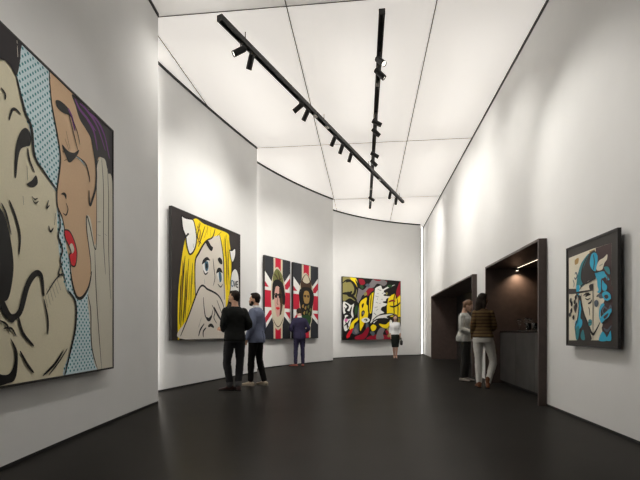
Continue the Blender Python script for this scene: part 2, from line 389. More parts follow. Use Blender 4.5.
# a third track nearer the entrance serves the nearest pictures
track('lighting_track', 'short black lighting track near the entrance, serving the nearest two pictures', (-.2, .4), (-.2, 3.6), Z2, [1.6], None)
for p, d, lab, w, an in (
    ((-.2, 2.2), (-2.45, .2, -4.0), 'entrance track spotlight aimed at the middle of the huge painting', .95, 66),
    ((-.2, 3.3), (-2.6, .7, -4.0), 'entrance track spotlight aimed at the far end of the huge painting', .9, 66),
    ((-.2, 2.9), (2.65, 2.0, -4.4), 'entrance track spotlight aimed at the small dark-framed picture', .8, 48)):
    spotlight(p, Z2 - .041, d, lab, 0, SPOT_W * w, an)
ART = {
 'left': [
  ('f','tan',0,[663,1009,774,1000,857,987,916,874,903,671,892,472,852,323,819,279,788,276,769,319,754,387,736,469,718,542,698,575,696,624,709,713,696,816,675,892,667,951]),
  ('f','sky',0,[554,999,606,1001,663,1006,667,951,675,892,696,816,709,757,709,713,696,624,667,638,643,659,606,693,591,761,574,804,561,839,545,894,554,942]),
  ('f','sky',0,[696,565,718,535,731,495,740,436,759,385,769,323,788,276,819,279,852,316,857,199,868,96,903,-4,804,-6,724,-2,754,81,779,168,779,264,740,295,718,367,705,428]),
  ('dots','teal',0,[554,999,606,1001,663,1006,667,951,675,892,696,816,709,757,709,713,696,624,667,638,643,659,606,693,591,761,574,804,561,839,545,894,554,942]),
  ('dots','teal',0,[696,565,718,535,731,495,740,436,759,385,769,323,788,276,819,279,852,316,857,199,868,96,903,-4,804,-6,724,-2,754,81,779,168,779,264,740,295,718,367,705,428]),
  ('f','hair',0,[769,997,874,998,1003,1001,1003,731,960,836,928,853,903,828,897,728,892,803,868,887,835,913,804,930,783,964]),
  ('s','purple',9,[779,989,804,967,846,957,892,939]),
  ('s','purple',9,[804,988,846,987,903,962,953,894]),
  ('s','purple',9,[857,987,903,985,947,951,979,875]),
  ('s','purple',9,[835,958,880,932,903,868]),
  ('f','bone',0,[897,708,897,806,909,835,928,853,953,853,966,811,1003,731,1003,-7,903,0,868,96,857,199,846,274,863,389,846,499,835,563,841,591,863,579,886,490,897,552]),
  ('s','ink',5,[897,806,897,552,889,472,857,559,841,587,841,535,863,420,863,370]),
  ('s','ink',5,[909,835,897,802,897,747]),
  ('s','ink',4,[928,849,940,726,940,524,953,385]),
  ('s','ink',4,[966,819,973,698,973,492,986,286]),
  ('s','ink',5,[846,292,863,229,868,96,903,0]),
  ('s','ink',4,[886,471,897,278,928,-3]),
  ('s','ink',4,[903,585,922,591]),
  ('s','ink',3,[903,534,922,535]),
  ('s','ink',3,[947,550,960,546]),
  ('s','ink',7,[663,1006,667,951,675,892,696,816,709,757,709,713,696,624,698,572,718,542,731,499]),
  ('s','ink',9,[754,387,766,323,788,276,819,279,852,323,868,383]),
  ('f','ink',0,[713,618,727,630,738,625,736,610,727,620]),
  ('s','ink',4,[736,596,745,579,736,555,722,557]),
  ('f','ink',0,[690,921,713,934,750,931,759,909,750,910,718,900,696,903]),
  ('s','purple',9,[745,932,764,912,779,872]),
  ('f','ink',0,[718,789,745,783,774,791,799,815,788,788,754,746,736,757]),
  ('s','ink',4,[736,847,754,795]),
  ('s','ink',4,[731,817,750,785]),
  ('s','ink',4,[718,768,754,771]),
  ('s','ink',4,[727,739,759,769]),
  ('s','ink',4,[745,921,769,866,793,809]),
  ('s','ink',4,[754,920,788,878,804,836]),
  ('s','ink',6,[779,783,804,785,835,779,852,746,857,722]),
  ('s','sky',3,[783,782,809,781,835,768]),
  ('s','ink',9,[868,887,892,803,892,725,874,668,857,634,852,689]),
  ('f','red',0,[727,501,750,504,769,485,783,457,788,430,783,396,774,384,759,388,750,418,759,430,750,449,731,475]),
  ('f','bone',0,[752,453,764,463,774,444,764,428]),
  ('s','ink',4,[727,501,750,504,769,485,783,457,788,430,783,396,774,384,759,388,750,418,759,430,750,449,731,475,727,501]),
  ('f','hair',0,[473,1005,496,1009,557,1011,557,973,554,936,543,893,526,905,511,909,496,911,473,904]),
  ('s','purple',5,[505,1001,514,965,514,926]),
  ('s','bone',5,[532,997,538,957]),
  ('s','bone',5,[545,997,548,951]),
  ('s','ink',9,[543,893,561,839,574,804,595,772,606,693,643,659,696,624]),
  ('f','ink',0,[538,601,540,676,554,733,574,760,591,752,590,718,574,704,557,686,548,649,543,601]),
  ('f','ink',0,[578,593,595,612,611,635,617,613,599,593]),
  ('s','ink',5,[496,824,508,816,508,800]),
  ('s','ink',6,[520,749,529,783,541,794,557,790]),
  ('s','ink',6,[581,704,588,669,606,642]),
  ('s','ink',4,[578,649,581,606]),
  ('s','ink',3,[595,564,606,559,617,567]),
  ('s','ink',3,[599,553,609,548,620,559]),
  ('s','ink',4,[659,577,651,548,663,562]),
  ('s','ink',5,[659,494,667,477,679,493]),
  ('s','ink',5,[688,545,683,504]),
  ('s','ink',7,[520,523,538,487,554,435,551,376]),
  ('s','ink',5,[496,506,511,481,526,427]),
  ('s','ink',3,[564,552,567,527]),
  ('s','ink',6,[696,568,709,516,700,473,718,431,709,388,736,315]),
  ('f','ink',0,[468,490,496,487,514,451,529,386,533,324,520,252,502,234,468,231]),
  ('s','ink',16,[500,239,524,194,554,209,579,288,606,328,630,327,639,264]),
  ('f','ink',0,[485,251,502,234,517,199,535,194,548,206,532,177,511,188,496,209]),
  ('f','ink',0,[468,49,496,32,520,32,535,58,535,98,523,132,545,94,545,40,535,10,514,5,496,2,468,4]),
  ('s','ink',8,[548,197,564,146,602,106]),
  ('s','ink',7,[554,94,578,53,602,24]),
  ('s','ink',7,[722,86,683,43,635,10]),
  ('s','ink',4,[740,92,700,47,659,10]),
  ('s','ink',8,[740,295,779,257,779,168,754,81,727,-3]),
  ('s','ink',6,[639,255,655,192,655,141]),
  ('s','ink',4,[647,268,688,325,718,350]),
  ('s','ink',5,[718,390,700,347,722,344]),
  ('s','ink',5,[502,160,526,160,541,137]),
  ('s','ink',5,[490,182,511,171,523,149]),
  ('s','ink',3,[639,280,655,227]),
  ('s','ink',3,[649,289,665,239]),
  ('s','ink',3,[660,298,676,252]),
  ('s','ink',3,[670,308,687,264]),
  ('s','ink',3,[681,317,698,277]),
  ('s','ink',3,[692,327,709,290]),
 ],
 'blonde': [
  ('f','yellow',0,[267,971,412,967,576,968,783,967,806,908,840,767,840,591,806,402,756,289,692,348,439,364,345,405,100,18,71,34,71,297,93,494,152,764]),
  ('f','pale',0,[293,616,342,717,420,811,491,861,644,919,676,854,707,726,716,575,740,424,740,261,692,187,345,177,293,400]),
  ('s','ink',8,[293,320,286,615,342,717,420,811,491,861]),
  ('s','ink',7,[644,928,676,854,707,726,716,575,724,351]),
  ('s','ink',6,[358,962,318,839,371,793]),
  ('s','ink',5,[425,954,371,842,331,760]),
  ('s','ink',6,[576,964,539,887,481,849]),
  ('s','ink',6,[676,961,599,900]),
  ('s','ink',5,[756,952,740,840,756,698,756,489]),
  ('s','ink',4,[806,835,789,676,806,494]),
  ('s','ink',5,[158,657,134,462,111,231]),
  ('s','ink',5,[205,642,181,428,158,171]),
  ('s','ink',4,[255,618,236,434,230,276]),
  ('s','ink',5,[111,497,100,306,88,117]),
  ('s','ink',4,[280,479,267,358]),
  ('s','ink',4,[181,389,134,117]),
  ('s','ochre',9,[318,927,358,880,318,782]),
  ('s','ochre',9,[467,955,412,851]),
  ('s','ochre',9,[724,927,707,798]),
  ('f','pale',0,[88,11,193,173,352,430,467,421,614,387,692,321,724,255,756,153,756,-1]),
  ('s','ink',8,[100,26,193,173,352,430,467,421,614,387,692,321,724,242]),
  ('s','ink',6,[398,352,412,245,439,180,510,182,539,252]),
  ('s','ink',14,[439,180,481,164,524,200]),
  ('s','ink',10,[554,278,614,211,692,143]),
  ('s','ink',5,[524,294,569,236,554,183,599,132]),
  ('s','ink',7,[331,23,358,79,412,129]),
  ('s','ink',7,[398,13,398,63,439,96]),
  ('s','ink',13,[467,105,510,118,554,97]),
  ('s','ink',4,[599,342,644,274,692,205]),
  ('s','ink',4,[371,178,331,96]),
  ('f','white',0,[385,631,412,668,453,684,481,646,467,576,425,554,398,583]),
  ('f','ink',0,[378,622,398,666,453,696,496,674,453,667,419,644]),
  ('f','steel',0,[419,644,460,659,474,620,453,574,425,587]),
  ('f','ink',0,[432,630,453,642,460,609,439,598]),
  ('s','ink',6,[398,575,425,546,467,568]),
  ('s','steel',4,[412,502,419,462]),
  ('f','ink',0,[425,825,467,837,510,804,539,792,517,758,467,778]),
  ('f','ink',0,[614,702,644,724,684,704,684,669,644,672]),
  ('f','white',0,[599,568,629,616,676,614,692,545,660,497,629,520]),
  ('f','ink',0,[591,576,614,623,660,630,692,590,644,596]),
  ('f','steel',0,[629,590,668,586,676,525,644,504]),
  ('s','ink',4,[539,698,554,614,569,530,539,458]),
  ('s','ink',5,[614,483,660,461,692,491]),
  ('f','white',0,[109,962,155,954,204,959,258,961,287,905,304,827,294,766,276,728,248,694,213,679,190,712,172,765,165,808,143,837,123,877]),
  ('s','ink',6,[109,962,155,954,204,959,258,961,287,905,304,827,294,766,276,728,248,694,213,679,190,712,172,765,165,808,143,837,123,877,109,962]),
  ('s','ink',8,[165,806,186,829,204,839]),
  ('s','ink',5,[261,737,258,771]),
  ('f','white',0,[811,820,855,824,905,852,914,805,897,753,864,713,838,733]),
  ('s','ink',5,[811,820,855,824,905,852,914,805,897,753,864,713,838,733,811,820]),
  ('f','white',0,[850,619,892,656,938,651,972,595,982,517,976,446,919,411,829,404,825,481,832,559]),
  ('s','ink',4,[850,619,892,656,938,651,972,595,982,517,976,446,919,411,829,404,825,481,832,559,850,619]),
  ('s','ink',5,[134,599,117,307,100,94]),
  ('s','ink',5,[169,543,152,310,128,140]),
  ('s','ink',5,[218,511,199,313]),
  ('s','ink',4,[212,275,169,141]),
  ('s','ink',5,[255,539,249,443]),
  ('s','ink',4,[97,419,88,169]),
  ('s','ink',4,[453,969,453,885]),
  ('s','ink',4,[510,966,496,877]),
  ('s','ink',5,[345,966,286,864]),
  ('s','ink',5,[781,903,781,583]),
  ('s','ink',5,[724,909,732,748]),
  ('s','ochre',9,[126,613,109,231]),
  ('s','ochre',9,[193,585,175,311]),
  ('s','ochre',9,[764,809,773,445]),
 ],
 'flagA': [
 ],
 'flagB': [
 ],
 'blast': [
  ('f','khaki',0,[1,993,213,993,243,871,259,747,243,621,187,631,112,664,1,635]),
  ('f','yellow',0,[112,1010,208,1005,238,883,243,833,200,868,162,927]),
  ('s','ink',14,[50,919,137,938,200,843,187,743,112,701,62,736]),
  ('s','ink',10,[1,903,75,953,162,927,223,844,251,746]),
  ('s','ink',16,[1,732,75,736,162,692,238,621]),
  ('s','ink',14,[75,761,112,743,149,778]),
  ('f','grey',0,[243,821,342,814,500,991,582,1036,568,931,487,862,394,754,316,712,259,547,233,521]),
  ('f','grey',0,[500,1003,636,1001,748,957,692,901,582,932,514,864,447,872]),
  ('f','crimson',0,[264,985,342,978,368,917,303,887,269,935]),
  ('f','crimson',0,[381,779,434,846,514,838,474,759,407,717]),
  ('f','crimson',0,[514,1004,636,1006,623,979,554,979]),
  ('f','crimson',0,[642,976,748,994,734,956]),
  ('f','crimson',0,[919,784,954,919,1000,997,1000,762,962,707]),
  ('f','white',0,[8,598,75,589,137,554,187,581,162,469,175,370,137,320,112,220,62,146,25,159,13,293,37,367,8,439]),
  ('s','ink',13,[37,575,87,528,50,465,112,442,137,517]),
  ('s','ink',16,[13,391,75,417,124,369,62,343,50,269]),
  ('s','ink',8,[112,319,75,245,99,196]),
  ('s','ink',7,[149,543,124,418,157,345]),
  ('s','ink',12,[25,513,50,490]),
  ('f','pink',0,[28,313,62,338,82,319,57,284]),
  ('f','ink',0,[187,618,243,608,264,522,225,396,187,345,182,469]),
  ('f','green',0,[197,507,233,558,243,471,203,395]),
  ('f','yellow',0,[112,208,149,283,213,341,259,357,243,309,187,258,175,196,117,159]),
  ('f','red',0,[62,73,99,134,149,184,175,159,124,85,112,48,67,24]),
  ('f','slate',0,[149,122,200,221,259,272,277,172,264,109,200,84]),
  ('f','orange',0,[259,572,290,636,342,681,389,703,410,674,399,590,436,541,420,350,381,298,342,209,277,126,264,297]),
  ('f','yellow',0,[269,567,297,628,342,668,381,690,399,663,389,590,423,533,410,354,368,308,331,227,284,146,274,297]),
  ('s','ink',9,[259,572,290,636,342,681,389,703,410,674,399,590,436,541,420,350,381,298,342,209,277,126,264,297,259,572]),
  ('f','ink',0,[310,561,336,595,347,575,321,511]),
  ('f','ink',0,[305,448,342,479,362,450,342,399,310,373]),
  ('f','grey',0,[316,436,336,459,349,434,331,403]),
  ('f','yellow',0,[436,719,474,772,522,787,506,633,490,453,447,414,426,477,426,604]),
  ('s','ink',9,[436,719,474,772,522,787,506,633,490,453,447,414,426,477,426,604,436,719]),
  ('p','white',0,[533,852,568,880,642,911,658,886,678,854,776,907,933,950,833,890,748,848,697,811,742,774,692,745,798,738,833,726,748,683,734,643,678,627,762,605,720,559,664,536,650,497,706,446,609,405,642,354,568,340,514,300,447,261,474,351,487,453,506,633]),
  ('s','ink',5,[533,852,568,880,642,911,658,886,678,854,776,907,933,950,833,890,748,848,697,811,742,774,692,745,798,738,833,726,748,683,734,643,678,627,762,605,720,559,664,536,650,497,706,446,609,405,642,354,568,340,514,300,447,261,474,351,487,453,506,633,533,852]),
  ('s','grey',7,[576,765,603,766]),
  ('s','grey',7,[642,670,678,677]),
  ('s','grey',7,[576,687,582,662]),
  ('s','grey',7,[631,832,650,821]),
  ('s','grey',7,[554,481,595,508]),
  ('s','grey',7,[609,599,642,613]),
  ('f','ink',0,[720,760,781,829,861,847,833,779,762,749]),
  ('f','khaki',0,[725,773,748,801,764,775,742,748]),
  ('p','yellow',0,[776,697,833,753,896,783,919,691,992,761,1000,749,1000,387,833,384,748,408,748,565]),
  ('s','ink',8,[896,783,875,649,884,398]),
  ('s','ink',10,[798,567,875,557,962,600,1000,642]),
  ('s','ink',7,[933,718,954,546,948,386]),
  ('s','crimson',10,[776,632,847,661,904,651]),
  ('s','crimson',10,[919,784,901,677]),
  ('p','white',0,[500,326,609,405,804,436,875,424,748,382,833,336,692,355,582,314,514,262]),
  ('s','ink',5,[500,326,609,405,804,436,875,424,748,382,833,336,692,355,582,314,514,262,500,326]),
  ('f','slate',0,[381,273,420,261,420,185,381,172]),
  ('f','white',0,[303,322,355,358,415,355,447,325,415,286,347,280]),
  ('s','ink',6,[342,318,381,334,399,314,368,303]),
  ('f','yellow',0,[460,210,506,249,560,218,541,159,487,141]),
  ('f','crimson',0,[200,47,316,96,368,159,415,210,434,159,394,58,329,3,213,5]),
  ('f','crimson',0,[420,45,554,82,748,68,804,-1,420,2]),
  ('f','grey',0,[554,18,582,134,642,198,706,173,678,95,692,16,623,-1]),
  ('f','yellow',0,[609,263,720,251,798,304,833,265,748,186,650,211]),
  ('f','khaki',0,[748,173,804,225,818,68,762,42]),
  ('f','white',0,[798,317,838,318,847,186,804,199]),
  ('f','grey',0,[623,974,678,999,748,971,706,923]),
  ('f','green',0,[277,873,316,888,342,852,310,825]),
  ('f','slate',0,[368,892,407,920,447,897,420,857]),
  ('f','grey',0,[182,146,213,184,243,134,213,97]),
  ('f','slate',0,[447,121,487,134,533,108,500,57]),
  ('f','crimson',0,[720,133,748,160,781,120,762,68]),
  ('f','khaki',0,[861,358,919,386,992,347,977,267,890,279]),
  ('f','crimson',0,[875,252,948,266,1000,227,995,120,904,133]),
  ('f','grey',0,[264,534,248,471,243,371,264,322]),
  ('f','green',0,[748,905,804,930,847,917,798,877]),
  ('f','khaki',0,[342,751,381,779,399,742,362,715]),
  ('s','ink',6,[582,842,642,815]),
  ('s','ink',6,[544,724,598,709]),
  ('s','ink',6,[549,622,590,606]),
  ('s','ink',6,[533,531,582,543]),
  ('s','ink',8,[514,441,560,404]),
  ('s','ink',6,[631,496,678,479]),
  ('s','ink',8,[487,287,568,332,664,354]),
  ('s','ink',6,[658,769,706,793]),
  ('s','ink',6,[474,759,463,631,447,452]),
  ('s','ink',8,[203,967,243,846,213,669]),
  ('s','ink',8,[25,220,62,257,75,171]),
 ],
 'right': [
  ('p','paper',0,[36,910,252,913,545,917,912,908,902,501,39,584]),
  ('p','paper',0,[40,535,926,505,869,54,40,38]),
  ('p','wine',0,[622,914,912,908,902,490,649,513,627,696]),
  ('p','wine',0,[598,512,936,527,916,53,780,52,714,223,758,402]),
  ('f','gold',0,[182,866,265,876,257,827,188,818]),
  ('p','gold',0,[497,903,608,907,613,891,502,888]),
  ('f','dark',0,[332,776,410,847,521,890,622,878,649,693,627,636,497,615,435,571,332,582,306,676]),
  ('f','tealb',0,[210,554,238,684,306,793,384,845,485,878,359,746,332,634,423,572,332,569,279,600,265,536]),
  ('s','ink',10,[460,864,359,772,332,659,410,587]),
  ('f','cyan',0,[509,787,538,862,608,874,661,829,645,730,608,693,545,732]),
  ('s','ink',8,[581,861,599,785,581,715]),
  ('f','paper',0,[645,706,649,747,694,787,770,798,838,820,832,776,791,752,770,723,748,697,694,693]),
  ('s','ink',6,[694,734,759,747]),
  ('f','cyan',0,[608,687,694,681,780,675,805,637,780,617,733,611,727,553,720,495,661,500,645,610]),
  ('s','cyan',10,[791,650,832,616,873,588]),
  ('s','slate',8,[822,589,852,608,826,628]),
  ('f','paper',0,[292,553,423,598,497,621,557,595,638,628,661,560,649,501,306,532]),
  ('f','dark',0,[497,577,569,582,569,533,514,532]),
  ('s','slate',8,[182,718,210,734,238,697,196,669,174,692]),
  ('s','slate',6,[139,669,168,626,154,587]),
  ('f','cyan',0,[219,595,289,595,289,541,262,476,228,519]),
  ('f','paper',0,[344,509,574,521,780,436,758,378,714,356,758,210,714,150,574,110,500,150,384,282,317,431]),
  ('f','dark',0,[262,476,331,470,371,322,488,201,525,112,530,48,233,41,262,150,289,244]),
  ('f','cyan',0,[262,367,303,466,331,377,312,271,350,243,344,190,262,136,233,95,190,177,199,232,262,272]),
  ('f','tealb',0,[317,96,371,150,411,58,344,50]),
  ('s','ink',12,[219,520,317,444,384,308,475,201,562,109,622,131,714,217]),
  ('f','cyan',0,[714,368,769,389,791,364,725,319,714,235,691,284]),
  ('f','dark',0,[725,319,780,364,812,363,802,328,736,246]),
  ('s','ink',9,[424,470,462,486,530,487]),
  ('s','ink',9,[475,401,530,411,555,434]),
  ('s','ink',6,[513,284,505,342,488,368]),
  ('s','slate',8,[791,281,758,318,791,352,855,325]),
  ('s','slate',8,[812,286,865,325,896,358,910,328,865,261,812,238]),
  ('s','ink',10,[645,459,714,465,769,437]),
  ('f','slate',0,[668,475,780,472,791,441,714,435]),
  ('f','tealb',0,[483,237,520,249,555,236,545,194,495,188]),
  ('s','ink',7,[485,221,550,218]),
  ('f','cyan',0,[691,50,763,132,844,54]),
  ('s','slate',10,[780,162,844,138,916,184]),
  ('s','ink',5,[538,105,530,48]),
  ('f','ink',0,[62,462,104,485,110,445,80,430]),
  ('f','ink',0,[86,425,128,448,134,408,104,393]),
  ('f','ink',0,[161,441,202,464,208,425,178,410]),
  ('f','ink',0,[196,405,236,427,242,388,213,374]),
  ('f','ink',0,[80,355,122,378,128,339,98,323]),
  ('f','ink',0,[131,283,173,306,178,267,149,251]),
  ('f','ink',0,[190,488,230,509,236,471,208,456]),
  ('f','ink',0,[49,314,92,337,98,298,68,282]),
  ('f','dark',0,[161,393,247,408,228,355,199,322]),
  ('s','dark',8,[40,532,317,525,586,524]),
  ('s','dark',5,[581,589,581,489,581,49]),
  ('f','cyan',0,[714,247,780,287,844,314,910,334,918,299,875,254,812,230,754,204]),
  ('f','wine',0,[780,263,827,285,869,295,848,265,802,245]),
  ('f','cyan',0,[754,474,823,492,896,462,910,415,855,395,802,411]),
  ('f','wine',0,[791,453,844,460,869,435,827,423]),
  ('f','cyan',0,[823,55,869,103,906,138,914,56]),
  ('f','cyan',0,[759,596,801,568,846,535,822,497,759,515]),
  ('f','tealb',0,[791,708,846,711,887,682,895,636,846,654]),
  ('f','slate',0,[610,412,657,427,691,394,657,359,617,374]),
  ('f','tealb',0,[205,150,276,190,303,136,267,55,222,54]),
  ('s','ink',8,[754,204,812,230,875,254,918,299]),
  ('s','ink',8,[802,411,855,395,910,415]),
  ('s','ink',6,[384,486,437,499,513,501]),
  ('s','ink',5,[424,457,475,441,538,452]),
  ('s','ink',7,[435,596,557,620,638,628]),
  ('s','ink',7,[306,552,359,592,423,598]),
  ('s','ink',6,[545,732,608,693,694,681]),
  ('s','ink',6,[233,95,199,177,262,272,303,466]),
  ('s','ink',6,[344,509,331,417,384,295]),
 ],
}

# ------------------------------------------------------------------ paintings
PAL = dict(cream=(224, 216, 188), tan=(212, 178, 142), sky=(208, 228, 234), teal=(48, 132, 140), hair=(30, 24, 28), purple=(110, 44, 126), bone=(214, 209, 192), ink=(20, 18, 18),
           red=(222, 22, 40), yellow=(252, 222, 22), ochre=(190, 146, 24), pale=(224, 216, 204), white=(238, 238, 234), steel=(66, 104, 126), dark=(46, 40, 39),
           khaki=(150, 142, 84), grey=(132, 126, 128), crimson=(150, 18, 42), pink=(225, 120, 180), green=(40, 78, 40), orange=(222, 140, 30), slate=(88, 98, 110),
           paper=(228, 220, 198), wine=(66, 44, 44), gold=(176, 140, 78), tealb=(40, 130, 140), cyan=(44, 176, 212), navy=(44, 46, 52), flagred=(200, 30, 58), moss=(112, 116, 62),
           umber=(74, 52, 34), flesh=(216, 168, 156), mat_dark=(52, 48, 44), halo=(214, 204, 180))
def art_mat(c): return mat('print_' + c, srgb(*PAL[c]), .48, var=.03, scale=60, spec=.3)
class Canvas:
    """flat printed picture: layered shapes on the face of a stretched canvas, x across, z up, facing -y"""
    def __init__(s, w, h, base, y=-.05):
        s.w, s.h, s.y, s.k = w, h, y, 0; s.bm = bmesh.new(); s.mats = []
        box(s.bm, (0, y, 0), (w, -.012, h), s.mi(base))
    def mi(s, c):
        if c not in s.mats: s.mats.append(c)
        return s.mats.index(c)
    def lay(s): s.k += 1; return s.y - .0003 - s.k * .00012
    def poly(s, P, c):
        P = [Vector((min(max(p[0], 0), s.w), min(max(p[1], 0), s.h))) for p in P]
        Q = [P[0]]
        for p in P[1:]:
            if (p - Q[-1]).length > 1e-4: Q.append(p)
        if (Q[0] - Q[-1]).length < 1e-4: Q.pop()
        if len(Q) < 3: return
        y = s.lay(); m = s.mi(c)
        vs = [s.bm.verts.new((p.x, y, p.y)) for p in Q]
        for t in geometry.tessellate_polygon([[Vector((p.x, p.y, 0)) for p in Q]]):
            if len(set(t)) < 3: continue
            try: f = s.bm.faces.new([vs[i] for i in t]); f.material_index = m
            except ValueError: pass
    def fill(s, P, c, smooth=True): s.poly(catmull(P, 6, True) if smooth else P, c)
    def stroke(s, P, c, w, taper=True):
        P = catmull(P, 6); y = s.lay(); m = s.mi(c); n = len(P); prev = None
        closed = (P[0] - P[-1]).length < 1e-4
        for i, p in enumerate(P):
            t = P[min(i + 1, n - 1)] - P[max(i - 1, 0)]
            if closed and i in (0, n - 1): t = P[1] - P[-2]
            if t.length < 1e-6: continue
            t.normalize(); nn = Vector((-t.y, t.x))
            k = 1 if (closed or not taper) else .3 + .7 * math.sin(PI * min(max(i / (n - 1), 0), 1)) ** .6
            a, b = p + nn * w * k / 2, p - nn * w * k / 2
            cl = lambda v: (min(max(v.x, 0), s.w), y, min(max(v.y, 0), s.h))
            cur = (s.bm.verts.new(cl(a)), s.bm.verts.new(cl(b)))
            if prev:
                f = s.bm.faces.new((prev[0], prev[1], cur[1], cur[0])); f.material_index = m
            prev = cur
    def dots(s, P, c, pitch, r):
        P = catmull(P, 6, True)
        y = s.lay(); m = s.mi(c)
        def inside(q):
            r_ = False
            for i in range(len(P)):
                a, b = P[i - 1], P[i]
                if (a.y > q.y) != (b.y > q.y) and q.x < (b.x - a.x) * (q.y - a.y) / (b.y - a.y) + a.x: r_ = not r_
            return r_
        x0, x1 = min(p.x for p in P), max(p.x for p in P); z0, z1 = min(p.y for p in P), max(p.y for p in P)
        j = 0; z = math.floor(z0 / pitch) * pitch
        while z < z1:
            x = math.floor(x0 / pitch) * pitch + (pitch / 2 if round(z / pitch * 2) % 2 else 0)
            while x < x1:
                if 0 < x < s.w and 0 < z < s.h and inside(Vector((x, z))):
                    f = s.bm.faces.new([s.bm.verts.new((x + r * math.cos(a * PI / 4), y, z + r * math.sin(a * PI / 4))) for a in range(8)]); f.material_index = m
                x += pitch
            z += pitch / 2
    def shapes(s, L, k):
        for kind, c, w, o in L:
            P = [Vector((o[i] * s.w / 1000, o[i + 1] * s.h / 1000)) for i in range(0, len(o), 2)]
            if kind == 'f': s.fill(P, c)
            elif kind == 'p': s.poly(P, c)
            elif kind == 's': s.stroke(P, c, w * k)
            elif kind == 'dots': s.dots(P, c, .060, .0115)
    def done(s, parent):
        me = bpy.data.meshes.new('canvas')
        s.bm.to_mesh(me); s.bm.free()
        for c in s.mats: me.materials.append(art_mat(c))
        o = bpy.data.objects.new('canvas', me); COL.objects.link(o); o.parent = parent
        return o
M_FRAME = mat('black_frame', (.018, .016, .015), .5, var=.15)
M_EDGE = mat('dark_canvas_edge', (.03, .028, .026), .6, var=.15)
def painting(label, A, B, z0, z1, base, fw=.02, fd=.058, m=None):
    A, B = Vector(A), Vector(B); dr = (B - A).normalized(); nb = Vector((-dr.y, dr.x))
    A, B = A + dr * fw + nb * fd * .85, B - dr * fw + nb * fd * .85; z0, z1 = z0 + fw, z1 - fw
    w, h = (B - A).length, z1 - z0
    t = thing('painting', label, 'painting', (A.x, A.y, z0), math.atan2(B.y - A.y, B.x - A.x))
    bm = bmesh.new()
    box(bm, (-fw, -fd, -fw), (0, 0, h + fw)); box(bm, (w, -fd, -fw), (w + fw, 0, h + fw))
    box(bm, (0, -fd, -fw), (w, 0, 0)); box(bm, (0, -fd, h), (w, 0, h + fw))
    bmesh.ops.remove_doubles(bm, verts=bm.verts, dist=1e-5)
    link('frame', bm, m or M_FRAME, t)
    bm = bmesh.new(); box(bm, (0, -.011, 0), (w, 0, h)); link('backing', bm, M_EDGE, t)
    # small stand-off blocks that hold the picture off the wall
    bm = bmesh.new()
    box(bm, (.1 * w, 0, h * .8), (.9 * w, .008, h * .8 + .06))
    link('wall_mount', bm, M_EDGE, t)
    return t, Canvas(w, h, base, -(fd - .007))
# 1 big close-up on the near left wall
t, c = painting('huge comic-style painting of two faces about to kiss, nearest on the left wall', (-2.44, 1.163), (-2.80, 4.468), .635, 3.275, 'cream', .018)
c.shapes(ART['left'], .0034)
c.fill([(0, 2.64), (0, 1.9), (.5, 2.0), (1.0, 2.15), (1.4, 2.3), (1.68, 2.38), (1.65, 2.64)], 'hair')
c.fill([(0, 0), (0, 1.5), (.5, 1.35), (.95, 1.1), (1.45, 1.05), (1.62, .95), (1.6, .85), (1.2, .7), (.8, .3), (.7, 0)], 'ink')
c.fill([(.55, 1.2), (.75, 1.5), (1.1, 1.5), (1.2, 1.2), (1.0, .9), (.7, .95)], 'cream'); c.stroke([(.7, 1.1), (.8, 1.35), (1.05, 1.35), (1.0, 1.1)], 'ink', .03)
c.stroke([(.2, 1.9), (.5, 1.7), (.9, 1.65)], 'purple', .04)
c.done(t)
# 2 blonde
t, c = painting('large black-edged painting of a crying face with long yellow hair, behind the two men', (-3.426, 7.205), (-2.893, 9.566), .88, 3.265, 'dark', .012)
c.shapes(ART['blonde'], .0052)
def glyph(c, ch, x, z, s, col, w):
    G = dict(O=[[(0, .5), (.15, .9), (.5, 1), (.85, .9), (1, .5), (.85, .1), (.5, 0), (.15, .1), (0, .5)]], V=[[(0, 1), (.5, 0)], [(.5, 0), (1, 1)]], E=[[(0, 0), (0, 1)], [(0, 1), (.9, 1)], [(0, .5), (.75, .5)], [(0, 0), (.9, 0)]])
    for st in G[ch]: c.stroke([Vector((x + a * s * .7, z + b * s)) for a, b in st], col, w, False)
W_, H_ = c.w, c.h
for i, ch in enumerate('OVE'): glyph(c, ch, W_ * (.838 + i * .046), H_ * .488, .125, 'steel' if i == 0 else 'ink', .028)
c.done(t)
